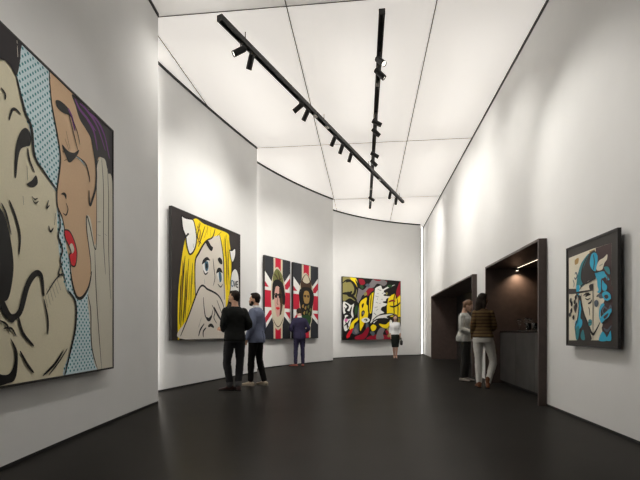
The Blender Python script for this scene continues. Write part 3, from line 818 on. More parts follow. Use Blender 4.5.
# 3, 4 flag portraits
def flag(c, second):
    w, h = c.w, c.h; k = [1.0]; V = lambda L: [Vector((((a - .52) * k[0] + .52) * w, b * h)) for a, b in L]
    for P in (((0, .82), (.36, .655), (.36, .58), (0, .58)), ((1, .84), (.64, .655), (.64, .58), (1, .58)), ((0, .11), (.36, .31), (.36, .40), (0, .40)), ((1, .19), (.64, .33), (.64, .40), (1, .40))): c.poly(V(P), 'white')
    for P in (((0, .70), (.22, .60), (0, .60)), ((1, .78), (.66, .625), (.64, .58), (.84, .60), (1, .68)), ((0, .17), (.34, .345), (.22, .37), (0, .25)), ((1, .25), (.80, .34), (1, .34))): c.poly(V(P), 'flagred')
    c.poly(V(((.33, 0), (.69, 0), (.69, 1), (.33, 1))), 'halo'); c.poly(V(((0, .35), (1, .35), (1, .63), (0, .63))), 'white')
    c.poly(V(((.40, 0), (.62, 0), (.62, 1), (.40, 1))), 'flagred'); c.poly(V(((0, .385), (1, .385), (1, .59), (0, .59))), 'flagred')
    k[0] = 1.28
    c.fill(V(((.30, .64), (.34, .76), (.44, .88), (.54, .88), (.66, .78), (.74, .64), (.72, .40), (.68, .22), (.56, .12), (.46, .12), (.34, .24), (.30, .44))), 'halo')
    if not second:
        c.fill(V(((.36, .70), (.36, .78), (.44, .86), (.54, .86), (.64, .80), (.68, .70), (.6, .66), (.45, .66))), 'moss')
        for a in ((.40, .80, .50, .74), (.5, .84, .56, .72), (.46, .72, .62, .76)): c.stroke(V(((a[0], a[1]), ((a[0] + a[2]) / 2 + .02, (a[1] + a[3]) / 2), (a[2], a[3]))), 'umber', .05)
        c.fill(V(((.33, .60), (.36, .70), (.50, .74), (.66, .70), (.72, .60), (.74, .50), (.70, .42), (.60, .48), (.42, .50), (.34, .48))), 'ink')
        c.fill(V(((.40, .56), (.45, .65), (.56, .64), (.62, .56), (.62, .42), (.58, .32), (.50, .27), (.44, .32), (.40, .44))), 'flesh')
        c.fill(V(((.55, .64), (.62, .58), (.66, .44), (.60, .30), (.55, .27), (.58, .40), (.55, .52))), 'umber')
        c.stroke(V(((.38, .545), (.46, .56), (.50, .545), (.56, .56), (.64, .545))), 'ink', .045); c.fill(V(((.41, .54), (.48, .55), (.47, .51), (.42, .51))), 'ink'); c.fill(V(((.53, .545), (.61, .54), (.60, .51), (.54, .51))), 'ink')
        c.stroke(V(((.50, .52), (.48, .44), (.52, .43))), 'umber', .022); c.fill(V(((.44, .385), (.50, .395), (.57, .385), (.50, .36))), 'red')
        c.fill(V(((.42, .30), (.50, .26), (.60, .30), (.64, .18), (.54, .13), (.44, .13), (.38, .2))), 'halo'); c.stroke(V(((.36, .24), (.46, .16), (.56, .16), (.68, .26))), 'umber', .03)
    else:
        c.fill(V(((.36, .66), (.34, .76), (.46, .86), (.56, .86), (.68, .76), (.66, .64), (.52, .62))), 'umber'); c.fill(V(((.40, .78), (.48, .86), (.56, .85), (.62, .78), (.52, .75))), 'halo')
        c.fill(V(((.28, .60), (.36, .68), (.52, .70), (.68, .68), (.76, .58), (.70, .40), (.66, .30), (.38, .30), (.32, .44))), 'ink')
        c.fill(V(((.42, .56), (.46, .64), (.58, .64), (.62, .56), (.58, .48), (.46, .48))), 'gold'); c.fill(V(((.44, .585), (.51, .59), (.50, .56), (.45, .56))), 'umber'); c.fill(V(((.54, .59), (.60, .585), (.59, .56), (.55, .56))), 'umber')
        for x, z in ((.38, .44), (.46, .42), (.55, .44), (.62, .40), (.50, .36), (.42, .35), (.58, .34)): c.fill(V(((x, z), (x + .05, z + .02), (x + .04, z - .03), (x, z - .02))), 'gold' if x < .5 else 'moss')
        c.fill(V(((.36, .30), (.66, .30), (.60, .16), (.42, .16))), 'green')
t, c = painting('tall flag painting with a dark-haired face under a mossy crown', (-2.806, 11.57), (-2.296, 12.72), .815, 3.155, 'navy', .012); flag(c, False); c.done(t)
t, c = painting('tall flag painting with a gold-masked dark figure, behind the man in the navy suit', (-2.232, 12.875), (-1.594, 14.024), .815, 3.155, 'navy', .012); flag(c, True); c.done(t)
# 5 blast
t, c = painting('square comic explosion painting with yellow letters on the end wall', (-.930, 16.501), (1.437, 18.359), .69, 3.165, 'ink', .015)
c.shapes(ART['blast'], .0075); c.done(t)
# 6 blue hair, in a wide dark passe-partout
t, c = painting('small dark-framed picture of a blue-haired face on the right wall', (2.44, 5.537), (2.44, 4.455), .872, 2.06, 'mat_dark', .022, .036)
c.shapes(ART['right'], .0027); c.done(t)

# ------------------------------------------------------------------ people
def remesh(bm, voxel, smooth_it=3, ratio=None):
    me = bpy.data.meshes.new('t'); bmesh.ops.recalc_face_normals(bm, faces=bm.faces); bm.to_mesh(me); bm.free()
    o = bpy.data.objects.new('t', me); COL.objects.link(o)
    r = o.modifiers.new('r', 'REMESH'); r.mode = 'VOXEL'; r.voxel_size = voxel
    if smooth_it: s = o.modifiers.new('s', 'SMOOTH'); s.iterations = smooth_it; s.factor = .5
    if ratio: d = o.modifiers.new('d', 'DECIMATE'); d.ratio = ratio
    dg = bpy.context.evaluated_depsgraph_get()
    out = bpy.data.meshes.new_from_object(o.evaluated_get(dg))
    bpy.data.objects.remove(o); bpy.data.meshes.remove(me)
    out.polygons.foreach_set('use_smooth', [True] * len(out.polygons))
    return out
def put(name, me, mats, parent):
    me.materials.clear()
    for m in (mats if isinstance(mats, (list, tuple)) else [mats]): me.materials.append(m)
    o = bpy.data.objects.new(name, me); COL.objects.link(o); o.parent = parent
    return o
def wrinkle(me, amp, sc=(9, 9, 14), seed=0):
    N = [v.normal.copy() for v in me.vertices]; out = []
    for v, n in zip([v.co.copy() for v in me.vertices], N):
        q = Vector((v.x * sc[0] + seed, v.y * sc[1], v.z * sc[2]))
        out.extend(v + n * amp * (noise.noise(q) + .5 * noise.noise(q * 2.1)))
    me.vertices.foreach_set('co', out); me.update()
def oval_sections(bm, S, n=28, e=2.3):
    """S: (z, cx, cy, rx, ry) rows, bottom to top; squarish ovals"""
    secs = []
    for z, cx, cy, rx, ry in S:
        s = []
        for k in range(n):
            a = 2 * PI * k / n; c_, s_ = math.cos(a), math.sin(a)
            s.append(Vector((cx + rx * math.copysign(abs(c_) ** (2 / e), c_), cy + ry * math.copysign(abs(s_) ** (2 / e), s_), z)))
        secs.append(s)
    rings(bm, secs)
def limb(bm, J, R, seg=16):
    """smooth tube through joints J with (t along each bone, radius) profile R"""
    pts, rad = [], []
    for i in range(len(J) - 1):
        a, b = Vector(J[i]), Vector(J[i + 1])
        for t, r in R[i]: pts.append(a.lerp(b, t)); rad.append(r)
    # round the joint a little
    P = [pts[0]] + [(pts[i - 1] + pts[i] * 4 + pts[i + 1]) / 6 for i in range(1, len(pts) - 1)] + [pts[-1]]
    tube(bm, P, rad, seg)
def hand(bm, wrist, d, palm_n, curl, thumb_side, k):
    """palm, four unequal fingers and a thumb; d: finger direction, palm_n: way the palm faces"""
    d = Vector(d).normalized(); pn = Vector(palm_n); pn = (pn - d * pn.dot(d)).normalized(); s = d.cross(pn).normalized() * thumb_side
    w = Vector(wrist)
    secs = []
    for t, hw, th in ((-.02, .022, .019), (.0, .026, .019), (.03, .037, .017), (.06, .041, .015), (.088, .039, .013), (.097, .034, .009)):
        c = w + d * t * k
        secs.append([c + s * hw * k * math.cos(2 * PI * i / 14) + pn * th * k * math.sin(2 * PI * i / 14) for i in range(14)])
    rings(bm, secs)
    for i, (off, ln) in enumerate(((.028, .072), (.0095, .080), (-.0095, .074), (-.027, .058))):
        p = w + d * .082 * k + s * off * k; pts = [p]; a = .10 + .05 * i
        for seg_l, bend in ((.44, .45), (.31, .6), (.25, .4)):
            a += curl * bend
            dirv = d * math.cos(a) + pn * math.sin(a) + s * off * 1.6 * (1 - min(1, curl))
            p = p + dirv.normalized() * ln * seg_l * k; pts.append(p)
        tube(bm, pts, [.0088 * k, .0082 * k, .0076 * k, .0064 * k], 10)
    p = w + d * .022 * k + s * .026 * k
    tube(bm, [p, p + (d * .5 + s * .75 + pn * .25).normalized() * .034 * k, p + (d * .5 + s * .75 + pn * .25).normalized() * .034 * k + (d * .85 + s * .3 + pn * .4).normalized() * .03 * k,
              p + (d * .5 + s * .75 + pn * .25).normalized() * .034 * k + (d * .9 + s * .1 + pn * .5).normalized() * .052 * k], [.0125 * k, .0105 * k, .0095 * k, .0075 * k], 10)
def head_shape(bm, M, fem):
    """skull, jaw, nose, ears, lips and brow in head space: face towards +y, origin at eye height centre"""
    secs = []; N = 26; K = 20
    for j in range(1, K):
        a = PI * j / K; z = -math.cos(a); r = math.sin(a); s = []
        for k in range(N):
            b = 2 * PI * k / N; x, y = r * math.cos(b), r * math.sin(b)
            rx, ry = .074, .094
            if z < 0:
                q = min(1, -z)
                rx *= 1 - .30 * q ** 1.3
                y_ = y * ry * (1 - .10 * q) + (.018 * q if y > 0 else .030 * q ** 1.2)
            else:
                y_ = y * ry - .012 * z
            s.append(M @ Vector((x * rx, y_, z * (.118 if z > 0 else .112))))
        secs.append(s)
    rings(bm, secs)
    T = lambda *p: M @ Vector(p)
    tube(bm, [T(0, .088, .004), T(0, .096, -.020), T(0, .1035, -.037)], [.007, .0085, .0105 if not fem else .0085], 10)       # nose
    for sx in (-1, 1):
        ellipsoid(bm, T(sx * .010, .094, -.041), (.0075, .008, .0065))
        ellipsoid(bm, T(sx * .076, -.008, -.012), (.008, .020, .032), M.to_3x3())          # ear
        ellipsoid(bm, T(sx * .032, .080, .018), (.024, .010, .006 if fem else .008), M.to_3x3())      # brow ridge
        ellipsoid(bm, T(sx * .040, .062, -.030), (.024, .022, .02), M.to_3x3())            # cheek
    ellipsoid(bm, T(0, .094, -.067), (.021, .010, .0055), M.to_3x3()); ellipsoid(bm, T(0, .092, -.077), (.019, .011, .0065), M.to_3x3())
    ellipsoid(bm, T(0, .080, -.102), (.019, .015, .013), M.to_3x3())                       # chin
class Person:
    def __init__(s, label, loc, rot, height, fem=False, skin=(.52, .33, .24)):
        s.t = thing('person', label, 'person', loc, rot); s.k = height / 1.75; s.t.scale = (s.k,) * 3
        s.fem = fem
        s.skin = mat('skin_%d' % int(skin[0] * 1000), skin, .5, var=.05, scale=30)
        s.lip = mat('lips_%d' % int(skin[0] * 1000), (skin[0] * .8, skin[1] * .5, skin[2] * .5), .4)
        sh = .132 if fem else .154
        s.J = dict(sl=(-sh, -.005, 1.392), sr=(sh, -.005, 1.392), hl=(-.085, 0, .90), hr=(.085, 0, .90))
        s.head = dict(yaw=0, pitch=0, roll=0)
    def pose(s, el, wl, er, wr, kl, al, kr, ar, fl=0, fr=0, yaw=0, pitch=0, heel=.0, hands=None):
        s.J.update(el=el, wl=wl, er=er, wr=wr, kl=kl, al=al, kr=kr, ar=ar); s.fl, s.fr = fl, fr; s.heel = heel
        s.M = Matrix.Translation((0, .022, 1.525)) @ Matrix.Rotation(math.radians(yaw), 4, 'Z') @ Matrix.Rotation(math.radians(-pitch), 4, 'X') @ Matrix.Translation((0, .012, .108))
        s.hands = hands or {}
    def torso(s, grow=0, z0=.84, z1=1.52, hem=0, hemgrow=0):
        if s.fem:
            T = [(.84, .150, .115, -.01), (.90, .168, .122, -.012), (.97, .165, .115, -.01), (1.04, .138, .098, 0), (1.11, .124, .090, .004), (1.18, .130, .095, .01), (1.26, .142, .108, .020), (1.33, .142, .103, .014), (1.38, .136, .088, 0), (1.42, .112, .072, -.008), (1.455, .075, .056, -.012), (1.50, .052, .05, -.012), (1.52, .048, .048, -.008)]
        else:
            T = [(.84, .150, .112, -.005), (.90, .166, .118, -.008), (.97, .163, .110, -.004), (1.04, .150, .102, 0), (1.11, .148, .102, .006), (1.18, .156, .110, .010), (1.26, .168, .118, .012), (1.33, .172, .118, .006), (1.38, .164, .102, -.002), (1.425, .132, .080, -.010), (1.46, .088, .064, -.014), (1.50, .060, .057, -.012), (1.52, .056, .056, -.008)]
        out = []
        n = 26
        for i in range(n + 1):
            z = z0 + (z1 - z0) * i / n; zz = min(max(z, T[0][0]), T[-1][0])
            for a, b in zip(T, T[1:]):
                if a[0] <= zz <= b[0]: break
            f = (zz - a[0]) / (b[0] - a[0]); L = [a[q] + (b[q] - a[q]) * f for q in (1, 2, 3)]
            g = grow + hemgrow * max(0, 1 - (z - z0) / .22) + (-.006 if z > 1.44 else 0)
            out.append((z, 0, L[2], L[0] + g, L[1] + g))
        return out
    def arms(s, bm, g=0, stop=1.0, start=0, hang=0):
        f = .86 if s.fem else 1
        for q in 'lr':
            S, E, W = s.J['s' + q], s.J['e' + q], s.J['w' + q]
            e2 = Vector(E).lerp(Vector(W), stop)
            limb(bm, [S, E, e2], [[(0, .054 * f + g), (.25, .052 * f + g), (.6, .048 * f + g), (.92, .043 * f + g)], [(.08, .042 * f + g), (.3, .043 * f + g), (.65, .036 * f + g), (1, (.028 * f if stop > .9 else .036 * f) + g)]])
    def legs(s, bm, g=0, stop=1.0, prof=None):
        f = .95 if s.fem else 1
        pr = prof or ([(0, .088 * f + g), (.3, .084 * f + g), (.65, .068 * f + g), (.93, .056 * f + g)], [(.07, .055 * f + g), (.3, .056 * f + g), (.6, .045 * f + g), (1, .036 * f + g)])
        for q in 'lr':
            A = Vector(s.J['k' + q]).lerp(Vector(s.J['a' + q]), stop)
            limb(bm, [s.J['h' + q], s.J['k' + q], A], pr)
    def body(s):
        bm = bmesh.new()
        oval_sections(bm, s.torso()); s.arms(bm); s.legs(bm)
        neck = [(0, -.012, 1.46), (0, .0, 1.52), (0, .012, 1.585)]
        tube(bm, neck, [.056, .050, .050] if s.fem else [.064, .058, .056], 18)
        head_shape(bm, s.M, s.fem)
        for q, sd in (('l', 1), ('r', -1)):
            E, W = Vector(s.J['e' + q]), Vector(s.J['w' + q]); h = s.hands.get(q, {})
            d = Vector(h.get('d', (W - E).normalized())); pn = Vector(h.get('pn', (sd, 0, 0)))
            # the thumb points forward / up for a palm that faces inward
            ts = h.get('ts', 1 if (d.cross(pn)).dot(Vector((0, .8, .5))) > 0 else -1)
            hand(bm, W, d, pn, h.get('curl', .5), ts, .9 if s.fem else 1.0)
        for q, an in (('l', s.fl), ('r', s.fr)):
            A = Vector(s.J['a' + q]); R = Matrix.Rotation(math.radians(an), 3, 'Z')
            tube(bm, [A, A + R @ Vector((0, .0, -.035)), A + R @ Vector((0, .05, -.05 )), A + R @ Vector((0, .12, -.058 - s.heel * .6))], [.034, .034, .030, .022], 12)
        me = remesh(bm, .0055, 2, .35)
        lipc = [s.M @ Vector((0, .104, -.067)), s.M @ Vector((0, .102, -.077))]
        o = put('body', me, [s.skin, s.lip], s.t)
        for p in me.polygons:
            c = s.M.inverted() @ p.center
            if c.y > .088 and abs(c.x) < .022 and -.084 < c.z < -.062: p.material_index = 1
        s.bvh = BVHTree.FromPolygons([v.co for v in me.vertices], [p.vertices for p in me.polygons])
        # eyes set into the face
        for sx in (-1, 1):
            hit = s.bvh.ray_cast(s.M @ Vector((sx * .032, .3, .004)), (s.M.to_3x3() @ Vector((0, -1, 0))))[0]
            c = hit if hit is not None else s.M @ Vector((sx * .032, .085, .004))
            c = c - (s.M.to_3x3() @ Vector((0, .006, 0)))
            bm = bmesh.new(); ellipsoid(bm, c, (.013, .009, .0085), s.M.to_3x3(), 14, 8); e = link('eye', bm, mat('eye_white', (.75, .73, .70), .3), s.t, True)
            bm = bmesh.new(); ellipsoid(bm, c + s.M.to_3x3() @ Vector((0, .0055, 0)), (.0055, .0045, .0055), s.M.to_3x3(), 10, 8); link('iris', bm, mat('iris_brown', (.05, .03, .02), .2), e, True)
        return o
    def brows(s, m):
        for sx in (-1, 1):
            pts = []
            for x, z in ((.014, .023), (.030, .029), (.047, .023)):
                h = s.bvh.ray_cast(s.M @ Vector((sx * x, .3, z)), s.M.to_3x3() @ Vector((0, -1, 0)))[0]
                pts.append(h if h is not None else s.M @ Vector((sx * x, .09, z)))
            bm = bmesh.new(); tube(bm, pts, [.0035, .0042, .0022], 8); link('eyebrow', bm, m, s.t, True)
    def hair(s, m, shapes, vox=.006, amp=.004, name='hair'):
        bm = bmesh.new(); R3 = s.M.to_3x3()
        for sh in shapes:
            if len(sh) == 2: ellipsoid(bm, s.M @ Vector(sh[0]), sh[1], R3, 24, 18)
            else: tube(bm, [s.M @ Vector(p) for p in sh[0]], sh[1], 14, flat=sh[2])
        me = remesh(bm, vox, 1); wrinkle(me, amp, (45, 45, 22), 3)
        return put(name, me, m, s.t)
    def cloth(s, name, m, build, vox=.008, amp=.004, sm=3, seed=0, sc=(9, 9, 14)):
        bm = bmesh.new(); build(bm)
        me = remesh(bm, vox, sm); wrinkle(me, amp, sc, seed)
        return put(name, me, m, s.t)
    def top(s, name, m, z0, grow=.020, sleeve=.014, stop=.97, neck=1.475, hemgrow=0, **kw):
        def b(bm):
            oval_sections(bm, s.torso(grow, z0, neck, hemgrow=hemgrow)); s.arms(bm, sleeve, stop)
        return s.cloth(name, m, b, **kw)
    def trousers(s, m, prof, stop=.97, top=1.02, grow=.012, **kw):
        def b(bm):
            oval_sections(bm, s.torso(grow, .84, top)); s.legs(bm, 0, stop, prof)
        return s.cloth('trousers', m, b, **kw)
    def shoes(s, m, sole, high=.0, name='shoe', ln=.275, wd=.046):
        for q, an in (('l', s.fl), ('r', s.fr)):
            A = Vector(s.J['a' + q]); R = Matrix.Rotation(math.radians(an), 3, 'Z'); B = Vector((A.x, A.y, 0))
            bm = bmesh.new(); secs = []
            for t, hw, top in ((-.072, .022, .050), (-.060, .033, .070 + high * .3), (-.03, .037, .080 + high), (.01, .037, .086 + high), (.04, .037, .080 + high * .4), (.08, .041, .066), (.12, wd, .054), (.155, wd * .96, .046), (.18, wd * .8, .040), (.198, wd * .45, .032)):
                c = []
                for i in range(16):
                    a = 2 * PI * i / 16; x = hw * math.copysign(abs(math.cos(a)) ** .75, math.cos(a)); zc = (top + .012) / 2; z = zc + (top - .012) / 2 * math.copysign(abs(math.sin(a)) ** .75, math.sin(a))
                    c.append(B + R @ Vector((x, t * ln / .27, z)))
                secs.append(c)
            rings(bm, secs)
            if high: tube(bm, [B + R @ Vector((0, -.012, .06)), A + Vector((0, 0, .03 + high)) - R @ Vector((0, .004, 0))], [.040, .044], 16)
            me = remesh(bm, .006, 2); o = put(name, me, m, s.t)
            bm = bmesh.new(); out = []
            for t, hw in ((-.076, .018), (-.064, .034), (-.03, .040), (.02, .038), (.07, .041), (.12, wd + .003), (.16, wd * .97), (.186, wd * .78), (.204, wd * .42)): out.append((t * ln / .27, hw))
            P = [(hw, t) for t, hw in out] + [(-hw, t) for t, hw in out[::-1]]
            lo = [bm.verts.new(B + R @ Vector((x, y, .0005))) for x, y in P]; hi = [bm.verts.new(B + R @ Vector((x, y, .020))) for x, y in P]
            for i in range(len(P)): bm.faces.new((lo[i], lo[(i + 1) % len(P)], hi[(i + 1) % len(P)], hi[i]))
            bm.faces.new(lo[::-1]); bm.faces.new(hi)
            link('sole', bm, sole, o)
SHORT = [((0, -.030, .036), (.080, .086, .096)), ((0, -.045, -.01), (.070, .060, .075)), ((0, .022, .088), (.056, .060, .040))]
CAMR = math.radians(6.2)
def on_cloth(p, cloth_o, name, pts, side, w, m, th=.0035):
    """a flat strip laid on a garment along (x, z) points; side +1 front, -1 back"""
    me = cloth_o.data; bv = BVHTree.FromPolygons([v.co for v in me.vertices], [q.vertices for q in me.polygons])
    P, Wd = catmull([(x, z, 0) for x, z in pts], 5) if len(pts) > 2 else [Vector((pts[0][0] + (pts[1][0] - pts[0][0]) * i / 8, pts[0][1] + (pts[1][1] - pts[0][1]) * i / 8, 0)) for i in range(9)], []
    n = len(P); bm = bmesh.new(); secs = []
    for i, q in enumerate(P):
        t = (P[min(i + 1, n - 1)] - P[max(i - 1, 0)]).normalized(); k = Vector((-t.y, t.x, 0))
        wd = w[0] + (w[1] - w[0]) * i / (n - 1) if isinstance(w, tuple) else w
        c = []
        for sgn in (-1, 0, 1):
            e = q + k * wd * .5 * sgn
            h, nn = bv.ray_cast(Vector((e.x, side * .6, e.y)), Vector((0, -side, 0)))[:2]
            if h is None: h, nn = Vector((e.x, side * .1, e.y)), Vector((0, side, 0))
            c.append((h, nn))
        secs.append([h + nn * th for h, nn in c] + [h - nn * .004 for h, nn in c[::-1]])
    rings(bm, secs); return link(name, bm, m, p.t, True)
def tailoring(p, o, m, btn):
    for sx in (-1, 1):
        on_cloth(p, o, 'lapel', [(sx * .058, 1.455), (sx * .062, 1.36), (sx * .040, 1.24), (sx * .006, 1.12)], 1, (.040, .016), m, .006)
        on_cloth(p, o, 'pocket_flap', [(sx * .075, .985), (sx * .145, .975)], 1, .045, m, .005)
    on_cloth(p, o, 'front_seam', [(.004, 1.11), (.008, .98), (.022, .84)], 1, .006, btn, .003)
    on_cloth(p, o, 'back_vent', [(.0, 1.04), (.002, .95), (.004, .835)], -1, .007, btn, .003)
    for z in (1.09, 1.0): on_cloth(p, o, 'button', [(-.009, z), (.009, z)], 1, .018, btn, .006)
def fab(n, c, r=.85, var=.05, sc=90): return mat(n, c, r, var=var, scale=sc, spec=.2)
M_HAIRD = mat('dark_brown_hair', (.020, .013, .009), .65, var=.35, scale=80, spec=.2)
M_HAIRB = mat('brown_hair', (.040, .024, .015), .65, var=.35, scale=80, spec=.2)
M_HAIRR = mat('auburn_hair', (.17, .085, .042), .5, var=.35, scale=80)
M_SOLE = mat('dark_shoe_sole', (.02, .018, .017), .7)
JEANS = ([(0, .100), (.3, .096), (.65, .082), (.93, .073)], [(.07, .072), (.3, .072), (.6, .065), (1, .062)])
SLIM = ([(0, .098), (.3, .094), (.65, .078), (.93, .067)], [(.07, .066), (.3, .067), (.6, .058), (1, .054)])

# 1 man in the black sweater
p = Person('man in black sweater and dark jeans seen from behind, gesturing at the yellow-haired painting', (-2.305, 7.31, 0), CAMR + math.radians(22), 1.755, skin=(.56, .32, .21))
p.pose(el=(-.215, -.07, 1.15), wl=(-.165, .17, 1.06), er=(.262, -.07, 1.15), wr=(.13, .15, 1.06), kl=(-.135, .03, .50), al=(-.075, .03, .09), kr=(.095, .02, .50), ar=(.05, -.03, .09), fl=62, fr=12, yaw=52, hands=dict(l=dict(d=(-.55, .55, .25), pn=(.5, .5, -.6), curl=.25), r=dict(d=(-.8, .5, 0), pn=(0, -.6, .8), curl=.8)))
p.body(); p.brows(M_HAIRD); p.hair(M_HAIRD, SHORT)
p.cloth('beard', M_HAIRD, lambda bm: [ellipsoid(bm, p.M @ Vector((0, .062, -.088)), (.049, .034, .024), p.M.to_3x3())], vox=.005, amp=.002)
p.top('sweater', fab('black_knit', (.016, .017, .016)), .875, .024, .017, hemgrow=.004, amp=.006)
p.trousers(fab('dark_grey_denim', (.030, .030, .033)), JEANS, .88, amp=.006)
for q in 'lr': p.cloth('trouser_cuff', fab('faded_denim', (.09, .088, .09)), lambda bm: tube(bm, [Vector(p.J['k' + q]).lerp(Vector(p.J['a' + q]), .86), Vector(p.J['k' + q]).lerp(Vector(p.J['a' + q]), .94)], [.066, .067], 18), vox=.006, amp=.001)
p.shoes(mat('oxblood_leather', (.050, .020, .018), .4, var=.2), M_SOLE, .05, 'boot')

# 2 bearded man in the blue blazer
p = Person('bearded man in blue-grey blazer, black trousers and beige shoes, hands hanging', (-2.115, 8.05, 0), CAMR + math.radians(70), 1.77, skin=(.56, .36, .27))
p.pose(el=(-.240, -.05, 1.14), wl=(-.225, .07, .90), er=(.240, -.03, 1.14), wr=(.225, .06, .90), kl=(-.085, .06, .50), al=(-.09, .07, .085), kr=(.085, -.02, .49), ar=(.09, -.13, .085), fl=4, fr=-10, yaw=16, hands=dict(l=dict(curl=.55), r=dict(curl=.55)))
p.body(); p.brows(M_HAIRD); p.hair(M_HAIRD, [((0, -.026, .042), (.084, .092, .098)), ((0, -.05, 0), (.074, .060, .075)), ((0, .015, .105), (.055, .06, .03))])
p.cloth('beard', M_HAIRD, lambda bm: [ellipsoid(bm, p.M @ Vector((0, .060, -.090)), (.054, .042, .030), p.M.to_3x3()), ellipsoid(bm, p.M @ Vector((0, .098, -.055)), (.026, .010, .007), p.M.to_3x3()), [ellipsoid(bm, p.M @ Vector((sx * .056, .030, -.06)), (.014, .030, .040), p.M.to_3x3()) for sx in (-1, 1)]], vox=.005, amp=.002)
BLAZ = fab('blue_grey_wool', (.165, .190, .275))
p.cloth('shirt', fab('white_cotton', (.70, .70, .70)), lambda bm: oval_sections(bm, [(1.41, 0, -.012, .100, .074), (1.455, 0, -.014, .078, .068), (1.50, 0, -.004, .066, .066), (1.525, 0, .004, .064, .064)]), vox=.006, amp=.001)
bz = p.top('blazer', BLAZ, .82, .030, .021, .95, 1.472, .010, amp=.005)
tailoring(p, bz, BLAZ, fab('dark_navy_horn', (.03, .035, .05)))
p.cloth('collar', BLAZ, lambda bm: tube(bm, [(.062 * math.cos(a) * 1.1, -.014 + .062 * math.sin(a), 1.475 - .03 * (math.sin(a) > .2)) for a in [math.radians(150 + i * 20) for i in range(13)]], .012, 10), vox=.005, amp=.001)
for q in 'lr': p.cloth('shirt_cuff', MATS['white_cotton'], lambda bm: tube(bm, [Vector(p.J['e' + q]).lerp(Vector(p.J['w' + q]), .93), Vector(p.J['w' + q])], [.040, .038], 16), vox=.005, amp=0)
p.trousers(fab('black_wool', (.009, .008, .008)), SLIM, .93, amp=.005)
p.shoes(mat('beige_suede', (.46, .38, .28), .7, var=.1), mat('pale_sole', (.35, .31, .25), .6))

# 3 man in the navy suit
p = Person('man in navy suit with reddish shoes seen from behind, facing the second flag painting', (-1.97, 12.49, 0), CAMR + math.radians(14), 1.72, skin=(.58, .36, .28))
p.pose(el=(-.285, -.05, 1.13), wl=(-.13, .14, 1.04), er=(.29, -.05, 1.13), wr=(.13, .14, 1.02), kl=(-.11, .02, .50), al=(-.12, .0, .085), kr=(.10, .02, .50), ar=(.105, .0, .085), fl=62, fr=-6, yaw=10, pitch=16, hands=dict(l=dict(d=(.8, .5, 0), pn=(0, -.6, .8), curl=.8), r=dict(d=(-.8, .5, 0), pn=(0, -.6, .8), curl=.8)))
p.body(); p.brows(M_HAIRB); p.hair(M_HAIRB, SHORT)
NAVY = fab('navy_purple_wool', (.030, .026, .058))
p.cloth('shirt', MATS['white_cotton'], lambda bm: oval_sections(bm, [(1.41, 0, -.012, .100, .074), (1.455, 0, -.014, .078, .068), (1.50, 0, -.004, .066, .066), (1.52, 0, .004, .064, .064)]), vox=.006, amp=.001)
tailoring(p, p.top('jacket', NAVY, .83, .028, .020, .96, 1.475, .008, amp=.005), NAVY, fab('black_horn', (.012, .011, .02)))
p.trousers(NAVY, SLIM, .93, amp=.005)
p.shoes(mat('red_brown_leather', (.30, .075, .050), .4, var=.2), M_SOLE)

# 4 woman in white blouse and black skirt
p = Person('woman in white blouse and black knee-length skirt in front of the explosion painting', (1.08, 16.38, 0), CAMR + math.radians(176), 1.66, True, skin=(.50, .30, .22))
p.pose(el=(-.195, -.03, 1.14), wl=(-.19, .07, .91), er=(.195, -.03, 1.14), wr=(.195, .05, .91), kl=(-.055, .06, .49), al=(-.035, .05, .12), kr=(.055, .0, .49), ar=(.03, -.10, .12), fl=4, fr=-4, yaw=-8, heel=.05, hands=dict(l=dict(curl=.9), r=dict(curl=.5)))
p.J['hl'] = (-.08, 0, .9); p.J['hr'] = (.08, 0, .9)
p.body(); p.brows(M_HAIRR); p.hair(mat('reddish_brown_hair', (.075, .032, .020), .6, var=.3, scale=80), [((0, -.014, .042), (.090, .088, .102)), ((0, -.045, -.01), (.074, .062, .080))] + [([(-.070, .0, .04), (-.082, -.01, -.06), (-.074, -.01, -.15)], [.03, .034, .018], .9), ([(.070, .0, .04), (.082, -.01, -.06), (.074, -.01, -.15)], [.03, .034, .018], .9), ([(0, -.07, .0), (0, -.08, -.10), (0, -.075, -.17)], [.06, .065, .04], .6)])
p.top('blouse', MATS['white_cotton'], .96, .016, .014, .45, 1.465, amp=.005)
p.cloth('skirt', fab('black_crepe', (.012, .014, .012)), lambda bm: oval_sections(bm, [(.46, 0, .012, .135, .115), (.60, 0, .008, .152, .125), (.75, 0, 0, .170, .135), (.88, 0, -.010, .184, .140), (.96, 0, -.01, .180, .132), (1.03, 0, -.002, .152, .113), (1.07, 0, .002, .145, .110)]), amp=.004)
def heels(p, m):
    for q, an in (('l', p.fl), ('r', p.fr)):
        A = Vector(p.J['a' + q]); B = Vector((A.x, A.y, 0)); R = Matrix.Rotation(math.radians(an), 3, 'Z')
        bm = bmesh.new()
        tube(bm, [B + R @ Vector((0, -.045, .085)), B + R @ Vector((0, .0, .075)), B + R @ Vector((0, .06, .042)), B + R @ Vector((0, .11, .022)), B + R @ Vector((0, .155, .016))], [.030, .034, .036, .032, .015], 14, flat=.62, side=(1, 0, 0))
        o = put('shoe', remesh(bm, .005, 2), m, p.t)
        bm = bmesh.new(); tube(bm, [B + R @ Vector((0, -.045, .08)), B + R @ Vector((0, -.05, .001))], [.016, .006], 10, round_ends=False); link('heel', bm, m, o)
heels(p, mat('dark_red_shoe', (.07, .025, .022), .35))
hb = thing('handbag', 'small black handbag hanging from the hand of the woman in the skirt', 'bag', (1.298, 16.272, 0), CAMR + math.radians(176))
bm = bmesh.new(); t_ = bmesh.new(); box(t_, (-.045, -.12, .52), (.045, .12, .70))
bmesh.ops.bevel(t_, geom=t_.edges[:], offset=.02, segments=3, affect='EDGES'); me_ = bpy.data.meshes.new('t'); t_.to_mesh(me_); t_.free(); bm.from_mesh(me_)
